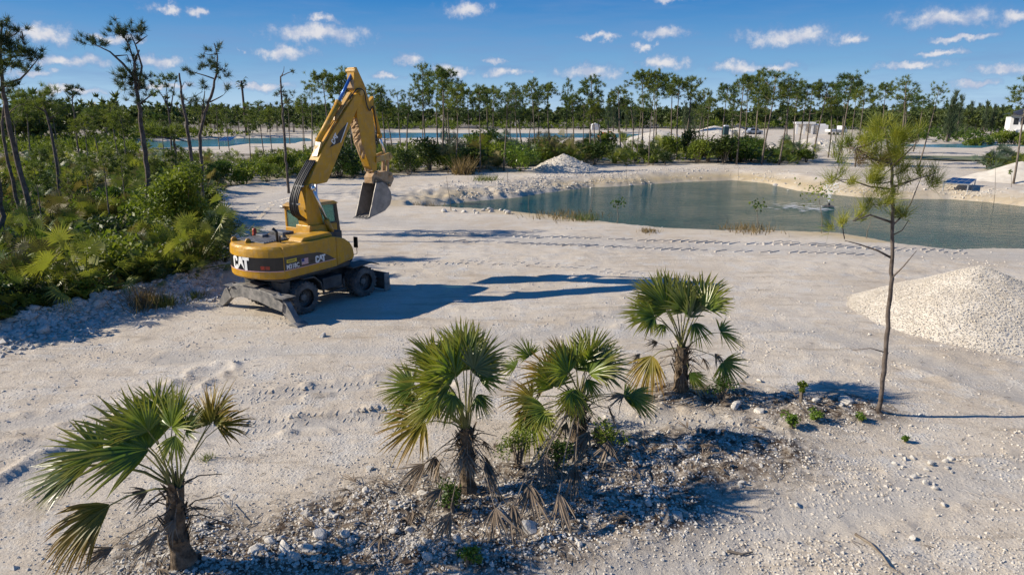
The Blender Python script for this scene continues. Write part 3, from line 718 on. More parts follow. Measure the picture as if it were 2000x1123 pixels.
    def text(body, size, parent, mtx, m, bold=.0):
        cu = bpy.data.curves.new('t', 'FONT'); cu.body = body; cu.size = size; cu.extrude = .003; cu.offset = bold; cu.resolution_u = 2
        o = bpy.data.objects.new('t', cu); COL.objects.link(o)
        me_ = bpy.data.meshes.new_from_object(o.evaluated_get(bpy.context.evaluated_depsgraph_get())); bpy.data.objects.remove(o); bpy.data.curves.remove(cu)
        me_.transform(mtx); me_.materials.clear(); me_.materials.append(m); me_.name = 'lettering'
        q = bpy.data.objects.new('lettering', me_); COL.objects.link(q); q.parent = parent; return q
    Mside = lambda x, z, sx=1.0: Matrix.Translation((x, yS - .0065, z)) @ Matrix.Rotation(math.pi / 2, 4, 'X') @ Matrix.Diagonal((sx, 1, 1, 1))
    text('M318C', .205, spo, Mside(-1.86, 1.575, .84), M['white'], .004)
    ly = MB(); ly.box(-1.84, -1.44, yS - .010, yS - .004, 1.765, 1.87); lyo = ly.build('dealer_label', M['label_yellow'], spo)
    lk = MB(); lk.box(-1.435, -1.31, yS - .010, yS - .004, 1.765, 1.87); lk.build('dealer_label', M['black'], spo)
    ln_ = MB(); ln_.box(-1.79, -1.51, yS - .013, yS - .0105, 1.803, 1.832); ln_.build('label_print', M['charcoal'], lyo)
    fl = MB(); fl.box(-1.245, -.975, yS - .009, yS - .004, 1.60, 1.80); flo = fl.build('flag_sticker', M['white'], spo)
    for k in range(7):
        s_ = MB(); zz = 1.60 + .2 * (2 * k) / 13; s_.box(-1.245 if k < 3 else -1.13, -.975, yS - .0115, yS - .0095, zz, zz + .2 / 13); s_.build('flag_stripe', M['red'], flo)
    fc = MB(); fc.box(-1.245, -1.135, yS - .0125, yS - .0095, 1.695, 1.80); fc.build('flag_canton', M['navy'], flo)
    db = MB(); db.box(-.88, -.75, yS - .009, yS - .004, 1.62, 1.70); db.build('latch', K, spo)
    # nose: rounded tank cover in front of the seam
    NP = [(.30, z0), (1.05, z0 + .10), (1.13, 1.5), (1.08, 1.76), (.95, 1.98), (.72, 2.14), (.48, 2.23), (.30, 2.265)]
    ns = MB(); ns.prism(NP, -hw + .002, -.42); nso = B('nose_cover', ns, Y, bevel=.045)
    for q_ in nso.data.polygons: q_.use_smooth = False
    # lower yellow skirt reads as one with the body: seam line in front
    lp = MB(); lp.box(-1.93, .28, hw - .06, hw, z0, 2.27); B('side_panel', lp, Y, bevel=.012)
    # ---- cab
    cb = thing('cab', None, None); cb.parent = ex
    bpy.data.objects.remove(cb)
    x0, x1, y0, y1 = .30, 1.95, .30, 1.20
    cl = MB(); cl.box(x0, x1 - .05, y0, y1, 1.30, 2.42); cl.box(x0, x0 + .10, y0, y0 + .12, 2.42, 3.12); cl.box(x0, x0 + .10, y1 - .10, y1, 2.42, 3.12)
    cl.box(x0, x0 + .07, y0 + .12, y1 - .1, 3.0, 3.12)
    cl.box(x0 + .1, x0 + .62, y0, y0 + .05, 2.42, 3.12)
    cbo = B('cab', cl, Y, bevel=.025)
    rf = MB(); rf.prism([(x0 - .05, 3.12), (x0 - .05, 3.18), (x0 + .15, 3.24), (x1 - .15, 3.22), (x1 + .02, 3.14), (x1 + .02, 3.10)], y0 - .02, y1 + .02); rfo = rf.build('roof', M['yellow_dusty'], cbo, bevel=.02)
    fp = MB()
    for yy in (y0, y1 - .07): fp.prism([(x1 - .08, 2.0), (x1 + .10, 2.0), (x1 - .02, 3.12), (x1 - .16, 3.12)], yy, yy + .07)
    fp.box(x1 - .03, x1 + .09, y0, y1, 1.95, 2.05); fp.box(x1 - .16, x1 - .02, y0 + .07, y1 - .07, 3.05, 3.12); fp.box(x0 + .62, x0 + .70, y0, y0 + .05, 2.42, 3.12); fp.box(x0 + .62, x1 - .1, y0, y0 + .045, 2.42, 2.47)
    fp.build('window_frame', K, cbo, bevel=.01)
    gl = MB(); gl.box(x0 + .02, x0 + .035, y0 + .12, y1 - .1, 2.42, 3.0); gl.build('rear_window', M['glass'], cbo)
    gl = MB(); gl.prism([(x0 + .70, 2.47), (x1 - .02, 2.47), (x1 - .12, 3.11), (x0 + .70, 3.11)], y0 + .015, y0 + .028); gl.build('side_window', M['glass'], cbo)
    gl = MB(); gl.prism([(x0 + .1, 2.42), (x1 - .02, 2.42), (x1 - .12, 3.11), (x0 + .1, 3.11)], y1 - .03, y1 - .017); gl.build('side_window', M['glass'], cbo)
    gl = MB(); gl.add([(x1 + .05, y0 + .07, 2.05), (x1 + .05, y1 - .07, 2.05), (x1 - .07, y1 - .07, 3.05), (x1 - .07, y0 + .07, 3.05)], [(0, 1, 2, 3)]); gl.build('windscreen', M['glass'], cbo)
    se = MB(); se.box(.75, 1.15, .52, .98, 2.42, 2.52); se.box(.66, .78, .52, .98, 2.5, 3.02); se.tube([(1.6, .75, 2.42), (1.5, .75, 2.75)], .03, 8); se.lathe([(.15, -.012), (.17, 0), (.15, .012)], 16, 'z', o=(1.48, .75, 2.78)); se.build('seat', M['seat'], cbo, bevel=.03)
    wl = MB(); wl.box(x0 - .14, x0 - .02, y1 - .1, y1 + .06, 3.06, 3.15); wl.build('work_light', M['clamp'], cbo, bevel=.02)
    mr = MB(); mr.tube([(1.1, -1.0, 1.45), (1.35, -1.12, 1.5), (1.35, -1.12, 2.02)], .014, 6); mr.box(1.30, 1.34, -1.2, -1.03, 1.72, 2.1); B('mirror', mr, K, bevel=.01)
    hrl = MB(); hrl.tube([(1.1, -.9, 1.2), (1.22, -.98, 1.3), (1.22, -.98, 1.62), (1.12, -.9, 1.66)], .03, 6); B('grab_rail', hrl, K)
    # ---- boom, stick, bucket
    lb = MB(); lb.prism([(0.05, 2.2), (0.86, 2.2), (0.55, 3.2), (0.42, 3.77), (0.32, 4.0), (0.08, 3.95), (-.02, 3.2)], -.25, .20); lb.prism([(-.1, 2.1), (1.0, 2.1), (.9, 2.55), (0, 2.6)], -.36, .31)
    lbo = B('lower_boom', lb, Y, bevel=.02)
    ub = MB(); ub.prism([(0.12, 3.86), (0.21, 4.05), (0.55, 4.55), (0.98, 5.15), (1.48, 5.70), (2.09, 6.33), (2.62, 6.89), (2.92, 7.05), (3.03, 6.9), (2.75, 6.5), (2.24, 5.77), (1.6, 4.80), (1.19, 4.2), (1.02, 3.97), (0.91, 3.95), (0.42, 3.93)], -.25, .20)
    ubo = B('boom', ub, Y, bevel=.018)
    pn = MB(); pn.tube([(.27, -.32, 3.88), (.27, .27, 3.88)], .10, 16); pn.build('pivot_pin', M['clamp'], ubo)
    br = MB(); br.prism([(1.72, 6.02), (1.8, 6.2), (2.55, 6.98), (2.62, 6.9)], -.12, .07); br.prism([(.72, 4.85), (.95, 5.35), (1.1, 5.3)], -.16, .10); br.build('cylinder_bracket', M['yellow_dusty'], ubo, bevel=.01)['kind'] = 'stuff'
    # boom logo panel
    yB = -.2525
    lpn = MB(); lpn.prism([(1.22, 5.12), (1.45, 5.38), (1.75, 5.66), (2.12, 5.93), (2.06, 5.80), (1.74, 5.28)], yB - .003, yB + .001); lpo = lpn.build('logo_panel', K, ubo)
    stp = MB(); stp.prism([(2.13, 5.945), (2.17, 5.93), (1.76, 5.265), (1.735, 5.275)], yB - .006, yB - .0031); stp.build('pinstripe', M['white'], lpo)
    dv = nrm(np.array([.62, .75])); pv = np.array([-dv[1], dv[0]])

    def put_boom(sx, sz, o_):
        p = np.array([1.44, 5.21]) + dv * sx + pv * sz; return (p[0], yB - .003 - o_ * .5, p[1])
    logo(lpo, put_boom, .19, 1.0)
    # lift rams either side of the lower boom
    for yy, rx in ((-.40, 0), (.34, 1)):
        lr = MB(); a, bq = ((.20, yy, 3.84), (.92, yy, 2.26)) if rx == 0 else ((1.05, yy, 4.05), (.98, yy, 2.3))
        a, bq = np.array(a), np.array(bq); md = a + (bq - a) * .70
        lr.tube([md, bq], .095, 14); lo = B('lift_cylinder', lr, Y, smooth=True)
        rd_ = MB(); rd_.tube([a, md], .045, 12); rd_.tube([a + np.array([0, -.06, 0]), a + np.array([0, .06, 0])], .085, 12); rd_.build('rod', M['chrome'], lo, smooth=True)
    # stick cylinder lying on the boom
    sc_ = MB(); sc_.tube([(.93, -.02, 5.33), (2.0, -.02, 6.62)], .10, 14); sc_.tube([(1.94, -.02, 6.55), (2.02, -.02, 6.645)], .118, 14); sco = B('stick_cylinder', sc_, Y, smooth=True)
    rd_ = MB(); rd_.tube([(2.0, -.02, 6.62), (2.76, -.02, 7.62)], .055, 12); rd_.build('rod', M['rod_blue'], sco, smooth=True)
    pp = MB(); pp.tube([(1.0, .13, 5.2), (1.5, .15, 5.85), (2.1, .15, 6.5)], .022, 6); pp.tube([(1.0, -.17, 5.22), (1.5, -.17, 5.83), (2.1, -.17, 6.45), (2.5, -.2, 6.8)], .022, 6); B('hydraulic_pipe', pp, M['yellow_dusty'])
    st = MB(); st.prism([(2.66, 7.42), (2.69, 7.80), (2.82, 7.83), (3.18, 7.25), (3.55, 6.2), (3.61, 5.16), (3.63, 4.22), (3.48, 4.08), (3.23, 4.34), (2.87, 5.24), (2.70, 6.2), (2.78, 6.7), (2.66, 7.1)], -.19, .15)
    sto = B('stick', st, Y, bevel=.015)
    ph = MB(); ph.tube([(2.74, -.24, 7.7), (2.74, .2, 7.7)], .085, 14); ph.tube([(2.9, -.30, 6.95), (2.9, .25, 6.95)], .10, 14); ph.build('pivot_pin', M['yellow_dusty'], sto)
    wr = MB(); wr.prism([(2.60, 7.12), (2.64, 7.4), (2.74, 7.2), (2.74, 7.0)], -.17, .13); wr.build('worn_patch', M['mud'], sto)
    # dried mud caked on the inner face of the stick
    mu = MB(); nseg = 26; rg = random.Random(3); V = []
    for k in range(nseg + 1):
        f = k / nseg; cx_, cz_ = np.interp(f, [0, .62, 1], [2.72, 2.88, 3.40]), np.interp(f, [0, .62, 1], [6.1, 5.22, 4.16])
        for q in range(6):
            yy = -.20 + .38 * q / 5; th = .015 + .05 * rg.random() * (1 if 0 < q < 5 else .4); V.append((cx_ - th, yy, cz_ - th * .4))
    mu.add(V, [(k * 6 + q, k * 6 + q + 1, (k + 1) * 6 + q + 1, (k + 1) * 6 + q) for k in range(nseg) for q in range(5)]); mu.build('mud_crust', M['mud'], sto)
    bcy = MB(); bcy.tube([(3.66, -.02, 6.75), (4.02, -.02, 5.42)], .085, 14); bcy.tube([(4.0, -.02, 5.5), (4.03, -.02, 5.36)], .11, 14); bco = B('bucket_cylinder', bcy, Y, smooth=True)
    rd_ = MB(); rd_.tube([(4.02, -.02, 5.42), (4.3, -.02, 4.7)], .048, 12); rd_.build('rod', M['chrome'], bco, smooth=True)
    brk = MB(); brk.prism([(3.4, 6.6), (3.72, 6.85), (3.74, 6.65), (3.5, 6.3)], -.1, .06); brk.build('bracket', Y, sto)
    lk = MB(); lk.prism([(3.52, 4.48), (3.56, 4.68), (4.0, 4.74), (4.34, 4.82), (4.46, 4.64), (4.34, 4.52), (3.9, 4.52)], -.26, -.18); lk.prism([(3.52, 4.48), (3.56, 4.68), (4.0, 4.74), (4.34, 4.82), (4.46, 4.64), (4.34, 4.52), (3.9, 4.52)], .14, .22)
    lk.tube([(4.32, -.3, 4.67), (4.32, .26, 4.67)], .07, 12); B('rocker_link', lk, M['yellow_dusty'], bevel=.01)
    l2 = MB()
    for yy in (-.16, .06): l2.prism([(4.27, 4.7), (4.39, 4.7), (4.32, 3.92), (4.18, 3.92)], yy, yy + .07)
    B('bucket_link', l2, M['mud'], bevel=.01)
    qc = MB(); qc.prism([(3.30, 3.72), (3.28, 3.95), (3.5, 4.18), (3.75, 4.1), (4.1, 4.12), (4.42, 4.06), (4.52, 3.78), (4.3, 3.5), (3.75, 3.66)], -.22, .18)
    for xx, zz in ((3.55, 4.1), (4.28, 3.95), (3.45, 3.8), (4.2, 3.62)): qc.tube([(xx, -.29, zz), (xx, .25, zz)], .055, 12)
    B('quick_coupler', qc, M['mud'], bevel=.015)
    # bucket: curved shell, side plates, teeth
    SH = [(3.36, 3.74), (3.72, 3.74), (3.98, 3.58), (4.15, 3.34), (4.19, 3.1), (4.08, 2.86), (3.78, 2.66), (3.3, 2.56), (2.95, 2.50)]
    inn = [(p[0] * .965 + 3.45 * .035, p[1] * .965 + 3.1 * .035) for p in SH]
    sh = MB(); sh.prism(SH + inn[::-1], -.34, .31); bko = B('bucket', sh, M['bucket'])
    for yy in (-.355, .31):
        pl = MB(); pl.prism([(p[0], p[1]) for p in SH] + [(2.88, 2.53), (3.06, 2.95), (3.22, 3.4)], yy, yy + .035); pl.build('side_plate', M['bucket'], bko, bevel=.008)
    for k in range(5):
        yy = -.33 + k * .155
        te = MB(); te.add([(2.98, yy, 2.54), (2.98, yy + .08, 2.54), (2.98, yy + .08, 2.47), (2.98, yy, 2.47), (2.74, yy + .02, 2.47), (2.74, yy + .06, 2.47), (2.74, yy + .06, 2.455), (2.74, yy + .02, 2.455)],
                          [(0, 1, 2, 3), (4, 7, 6, 5), (0, 4, 5, 1), (3, 2, 6, 7), (0, 3, 7, 4), (1, 5, 6, 2)]); te.build('tooth', M['steel_grey'], bko, fix=True)
    ear = MB()
    for yy in (-.22, .13): ear.prism([(3.36, 3.70), (3.4, 3.92), (3.55, 3.95), (4.1, 3.72), (4.2, 3.5), (3.9, 3.6), (3.7, 3.72)], yy, yy + .05)
    ear.build('ear', M['bucket'], bko, bevel=.01)
    # hose bundle looping behind the boom joint
    def spl(P, n=14):
        P = [np.array(p, float) for p in P]; P = [2 * P[0] - P[1]] + P + [2 * P[-1] - P[-2]]; o_ = []
        for a in range(1, len(P) - 2):
            for q in range(n):
                t_ = q / n; p0, p1, p2, p3 = P[a - 1:a + 3]
                o_.append(.5 * (2 * p1 + (p2 - p0) * t_ + (2 * p0 - 5 * p1 + 4 * p2 - p3) * t_ ** 2 + (3 * p1 - p0 - 3 * p2 + p3) * t_ ** 3))
        o_.append(P[-2]); return o_
    for k in range(6):
        yy = -.16 + .066 * k
        h_ = MB(); dx = .012 * ((k * 7) % 3)
        h_.tube(spl([(.62 - dx, yy, 4.72), (.22 - dx, yy, 4.28), (-.10 - dx, yy, 3.85), (-.28 - dx, yy, 3.40), (-.24 - dx, yy, 3.02), (-.02, yy, 2.82), (.10, yy, 2.6), (.08, yy, 2.25)], 6), .030, 7)
        B('hydraulic_hose', h_, M['hose'], smooth=True)
    for (xa, za) in ((-.04, 3.92), (-.26, 3.35), (.07, 2.55)):
        cm = MB(); cm.box(xa - .05, xa + .04, -.21, .22, za - .025, za + .025); B('hose_clamp', cm, M['clamp'])
    for yy in (-.2, .14):
        h_ = MB(); h_.tube(spl([(2.35, yy, 6.72), (2.75, yy - .03, 7.08), (3.06, yy - .06, 7.0), (3.16, yy - .05, 6.6), (3.3, yy - .05, 6.35), (3.5, yy - .04, 6.5), (3.6, yy, 6.35)], 6), .022, 6); B('hydraulic_hose', h_, M['hose'], smooth=True)
    h_ = MB(); h_.tube(spl([(3.6, -.21, 6.35), (3.66, -.21, 5.7), (3.66, -.21, 5.0)], 5), .022, 6); B('hydraulic_hose', h_, M['hose'])
    return ex


build_excavator()


# ------------------------------------------------------------------ foreground thatch palms
def add_frond(mb, hub, mid, nor, R, spread, rng, n=30, droop=.35, dead=False, root=None, mi=0, pm=1):
    X = nrm(np.cross(mid, nor)); Yv = nrm(mid); Zv = nrm(np.cross(X, Yv))
    for k in range(n):
        t_ = -spread + 2 * spread * (k + .5) / n + rng.uniform(-.02, .02)
        Lf = (rng.uniform(.45, 1.0) if dead else 1.0) * R * (1 - .34 * (abs(t_) / spread) ** 2) * rng.uniform(.88, 1.04)
        wd = R * .027 * rng.uniform(.85, 1.15) * (.75 if dead else 1)
        d = math.sin(t_) * X + math.cos(t_) * Yv; sd = math.cos(t_) * X - math.sin(t_) * Yv
        dr = droop * rng.uniform(.5, 1.5); lift = .12 * abs(t_) / spread + rng.uniform(-.10, .11)
        side = rng.uniform(-.14, .14) * (2.6 if dead else 1); ss = [.03, .3, .55, .78, 1.0]; ww = [.2, 1.0, .85, .48, 0]
        V = []; cc = []
        tw = rng.uniform(-.4, .4) * (2.2 if dead else 1)
        for s_, w_ in zip(ss, ww):
            p = hub + d * (Lf * s_) + Zv * (Lf * (lift * s_)) + sd * (Lf * side * s_ * s_) + np.array([0, 0, -1.0]) * (Lf * dr * s_ ** 2.6) * (.9 if not dead else 1.3)
            wv = sd * math.cos(tw * s_) + Zv * math.sin(tw * s_)
            if w_ == 0: V += [p]; cc += [s_]
            else: V += [p - wv * wd * w_ + Zv * wd * w_ * .35, p, p + wv * wd * w_ + Zv * wd * w_ * .35]; cc += [s_] * 3
        Fs = []
        for q in range(3): a = q * 3; Fs += [(a, a + 1, a + 4, a + 3), (a + 1, a + 2, a + 5, a + 4)]
        Fs += [(9, 10, 12), (10, 11, 12)]
        cc = [min(1, c_ * rng.uniform(.5, 1.1)) if c_ > .5 else 0.01 for c_ in cc]
        mb.add(V, Fs, mi, cc)
    if root is not None:
        root = np.asarray(root, float); ln = np.linalg.norm(hub - root)
        p1 = root + (hub - root) * .35 + np.array([0, 0, ln * .10]); p2 = root + (hub - root) * .75 + np.array([0, 0, ln * .08])
        mb.tube([root, p1, p2, hub + nrm(mid) * .05], [R * .022, R * .015, R * .012, R * .010], 5, pm)


def palm(label, base_px, top_px, wpx, fronds, dead, seed, bend=0.0, stubs=26, fill=66, nskirt=0):
    rng = random.Random(seed)
    b0 = at(*base_px); D = b0[1]; base = np.array([b0[0], D, gz(b0[0], D) - .03])
    root = thing('palm', label, 'palm', tuple(base), 0, 'thatch palms standing in the white rubble')
    top = aty(top_px[0], top_px[1], D); k = pxm(D, 1.0); rad = wpx / k / 2
    tr = MB(); N = 11; pts = []; rr_ = []
    for q in range(N):
        f = q / (N - 1); p = base + (top - base) * f + np.array([bend * math.sin(math.pi * f), 0, 0]); pts.append(p)
        rr_.append(rad * (1.12 - .28 * f + (.35 if q == 0 else 0) + .10 * math.sin(q * 2.4)) * rng.uniform(.93, 1.07))
    tr.tube(pts, rr_, 12)
    for q in range(46):                                     # old leaf bases and fibre flakes round the stem
        f = rng.uniform(.25, 1.0); a = rng.uniform(0, 6.28); p = base + (top - base) * f + np.array([bend * math.sin(math.pi * f), 0, 0]); o_ = np.array([math.cos(a), math.sin(a), 0])
        s_ = np.array([-o_[1], o_[0], 0]); r0 = rad * .9; ln = rad * rng.uniform(.7, 1.8); w_ = rad * rng.uniform(.12, .34)
        tr.add([p + o_ * r0 - s_ * w_, p + o_ * r0 + s_ * w_, p + o_ * (r0 + ln * .55) + np.array([0, 0, ln]) + s_ * w_ * .4, p + o_ * (r0 + ln * .55) + np.array([0, 0, ln]) - s_ * w_ * .4], [(0, 1, 2, 3)])
    for q in range(stubs):                                  # bare old stalks
        a = rng.uniform(0, 6.28); o_ = np.array([math.cos(a), math.sin(a), 0]); f = rng.uniform(.55, 1); p = base + (top - base) * f
        ln = rng.uniform(.25, .75); e_ = p + o_ * ln * .8 + np.array([0, 0, rng.uniform(-.45, .15) * ln]); tr.tube([p, (p + e_) / 2 + np.array([0, 0, .12 * ln]), e_], [.014, .010, .006], 4)
    tr.build('trunk', M['palmtrunk'], root, off=base)
    more = [(f_[0] + rng.uniform(-12, 12), f_[1] + rng.uniform(-10, 12), f_[2] + rng.uniform(-22, 22), f_[3] * rng.uniform(.75, .98), f_[4] if rng.random() < .7 else 'g', (f_[5] if len(f_) > 5 else 0) + rng.choice([-.22, .22]), 1.3) for f_ in fronds if f_[3] > fill and f_[4] != 'y']
    for fr in fronds + more:
        hx, hy, ang, rp, kind = fr[:5]; dep = fr[5] if len(fr) > 5 else rng.uniform(-.35, .35); sp = fr[6] if len(fr) > 6 else 1.5
        hub = aty(hx, hy, D + dep); R = rp / k
        a = math.radians(ang); mid = nrm(CR * math.cos(a) + CU * math.sin(a) + CF * (dep * .9 + rng.uniform(-.15, .15)))
        nor = nrm(-CF * .6 + CU * .6 + CR * rng.uniform(-.8, .8))
        mb = MB(); add_frond(mb, hub, mid, nor, R, sp, rng, n=rng.randint(28, 36), droop=.15 if kind != 'y' else .28, root=top + np.array([rng.uniform(-.05, .05), rng.uniform(-.05, .05), -.05]))
        m = {'g': M['frond'], 'b': M['frond_blue'], 'y': M['frond_yellow']}[kind]
        o = mb.build('frond', [m, M['petiole']], root, off=base)
        if kind == 'y': o['label'] = 'yellowing frond with brown tips'
    for q in range(nskirt):                                 # a skirt of old leaves folded down round the stem
        a = q * 2.4 + rng.uniform(-.4, .4); o_ = np.array([math.cos(a), math.sin(a), 0]); hgt_ = (top[2] - base[2]) * rng.uniform(.55, 1.0); hub = base + (top - base) * .8 * hgt_ / max(.1, top[2] - base[2]) + o_ * rng.uniform(.25, .55); hub[2] = base[2] + hgt_ * .85
        mb = MB(); add_frond(mb, hub, nrm(o_ * rng.uniform(.25, .7) + np.array([0, 0, -1.0])), nrm(o_ + np.array([rng.uniform(-.5, .5), rng.uniform(-.5, .5), .3])), rng.uniform(.42, .70), rng.uniform(.4, .8), rng, n=16, droop=.15, dead=True, root=top - np.array([0, 0, rng.uniform(.05, .3)]))
        o = mb.build('dead_frond', [M['frond_dead'], M['twig']], root, off=base); o['label'] = 'brown dead frond folded down against the stem'
    for fr in dead:
        hx, hy, ang, rp = fr[:4]; dep = fr[4] if len(fr) > 4 else rng.uniform(-.3, .1); sp = fr[5] if len(fr) > 5 else .65
        hub = aty(hx, hy, D + dep); R = rp / k; a = math.radians(ang)
        if hub[2] < base[2] + .5: hub = at(hx, hy, base[2] + .5)
        mid = nrm(CR * math.cos(a) + CU * math.sin(a) * .8 - np.array([0, 1.0, 0]) * .45); nor = nrm(-CF + CU * .3 + CR * rng.uniform(-.4, .4))
        mb = MB(); add_frond(mb, hub, mid, nor, R, sp, rng, n=20, droop=.12, dead=True, root=base + (top - base) * rng.uniform(.6, .95))
        o = mb.build('dead_frond', [M['frond_dead'], M['twig']], root, off=base); o['label'] = 'brown dead frond hanging down'
    return root


palm('wind-blown palm with leaves swept to one side, nearest and leftmost of the four', (362, 1112), (344, 948), 37,
     [(292, 877, 150, 165, 'g', -.1), (300, 840, 128, 120, 'g', .15), (343, 830, 95, 105, 'g', .1), (335, 835, 70, 92, 'g', -.15), (362, 842, 60, 70, 'b', -.2), (416, 826, 78, 112, 'y', .25), (424, 834, 25, 80, 'y', .3, 1.4), (412, 828, 118, 85, 'y', .2, 1.3),
      (200, 884, 170, 115, 'g', -.1, 1.2), (172, 908, 198, 125, 'b', -.25, 1.0), (216, 985, 214, 140, 'y', -.25, .7), (343, 850, 262, 62, 'g', -.2, 1.0), (262, 872, 165, 110, 'g', .3, 1.3), (310, 800, 105, 80, 'g', .35)],
     [(290, 958, 195, 75, .2, .8), (222, 1068, 205, 80, 0, .5), (345, 1010, 250, 62, -.2, .4), (312, 1035, 228, 90, -.3, .35)], 1, bend=-.06, fill=116)
palm('upright palm in the middle clump with a tall dense green crown on a dark stem', (913, 968), (911, 835), 30,
     [(924, 716, 98, 105, 'g', .1), (874, 744, 150, 118, 'g', -.15), (830, 824, 193, 105, 'y', -.3, 1.5), (806, 756, 165, 80, 'g', .2), (926, 722, 50, 78, 'b', -.1), (902, 690, 95, 85, 'g', .3), (932, 770, 300, 52, 'g', -.2, 1.0),
      (888, 768, 235, 70, 'g', -.25, 1.3), (850, 708, 130, 85, 'g', .3), (936, 740, 20, 70, 'g', -.1, 1.2), (860, 780, 215, 80, 'g', -.4, 1.1), (890, 730, 120, 110, 'g', -.3), (832, 790, 178, 100, 'g', .25, 1.3)],
     [(830, 905, 222, 80, -.2), (968, 990, 268, 85, -.5, .8), (850, 890, 262, 70, .1), (880, 1000, 250, 75, -.4), (905, 880, 290, 90, -.2), (948, 900, 285, 110, -.1, .3), (862, 955, 215, 70, -.2)], 2, nskirt=6)
palm('yellow-green palm in the middle clump half hidden by its own hanging dead leaves', (1130, 868), (1132, 782), 30,
     [(1124, 716, 88, 85, 'g', .1), (1168, 718, 22, 78, 'b', -.1, 1.5), (1082, 757, 105, 75, 'g', -.2), (1035, 696, 130, 55, 'g', .3), (1040, 778, 168, 75, 'y', -.2, 1.5), (1040, 812, 282, 84, 'g', -.5, 1.6), (1228, 772, 338, 74, 'g', .1, .9),
      (1146, 740, 300, 52, 'g', -.25, 1.0), (1008, 716, 175, 46, 'g', .3), (1100, 706, 115, 72, 'y', .2), (1150, 700, 62, 84, 'g', .25), (1080, 735, 150, 84, 'y', .1), (1110, 730, 130, 88, 'g', -.25), (1150, 730, 40, 84, 'g', -.2, 1.3), (1060, 790, 205, 70, 'g', -.35, 1.2), (1125, 760, 255, 70, 'g', -.4, 1.1)],
     [(1035, 944, 272, 95, -.8, .75), (1152, 842, 232, 92, -.4, .5), (1124, 905, 262, 80, -.5, .5), (1066, 885, 262, 90, -.6, .6), (1190, 860, 250, 60, -.1), (1000, 985, 285, 75, -.8, .5), (1220, 770, 200, 60, .3, .6), (1090, 960, 285, 90, -.7, .4)], 3, stubs=18, nskirt=11)
palm('palm furthest from the camera with rounded leaves standing apart near the slender pine', (1329, 774), (1332, 678), 28,
     [(1303, 606, 122, 92, 'g', .1), (1340, 610, 95, 92, 'b', 0), (1371, 590, 62, 76, 'g', .1), (1276, 612, 178, 75, 'g', -.1, 1.5), (1357, 630, 285, 56, 'g', -.2, 1.2), (1406, 648, 345, 64, 'g', .15, 1.6), (1412, 706, 312, 62, 'g', -.2, 1.5),
      (1274, 694, 252, 82, 'y', -.2, 1.1), (1297, 634, 230, 34, 'g', -.2, 1.2), (1346, 728, 318, 48, 'g', -.3, .9), (1320, 598, 105, 88, 'g', .3), (1285, 585, 140, 75, 'g', .3), (1352, 600, 75, 80, 'g', .25)],
     [(1285, 668, 185, 45, .2, .5), (1396, 690, 300, 40, .1, .6), (1250, 690, 225, 40, .1, .4)], 4, stubs=22, nskirt=3)


# ------------------------------------------------------------------ pines
def needles(mb, C, Dr, n, L, w_, spread, rng, mi=0, droop=0.0):
    """needle tufts: n blades at every centre, fanned about its direction"""
    C = np.repeat(np.asarray(C, float), n, 0); Dn = np.repeat(np.asarray(Dr, float), n, 0) + rng.normal(0, spread, (len(C), 3))
    Dn /= np.linalg.norm(Dn, axis=1)[:, None]; Lr = L * rng.uniform(.6, 1.1, (len(C), 1))
    sd = np.cross(Dn, rng.normal(0, 1, Dn.shape)); sd /= np.linalg.norm(sd, axis=1)[:, None] + 1e-9
    C = C + rng.normal(0, L * .10, C.shape)
    tip = C + Dn * Lr; tip[:, 2] -= (droop * Lr[:, 0])
    V = np.stack([C - sd * w_ * .4, C + sd * w_ * .4, tip + sd * w_ * .12], 1).reshape(-1, 3)
    mb.arr(V, np.arange(len(V)).reshape(-1, 3), mi)


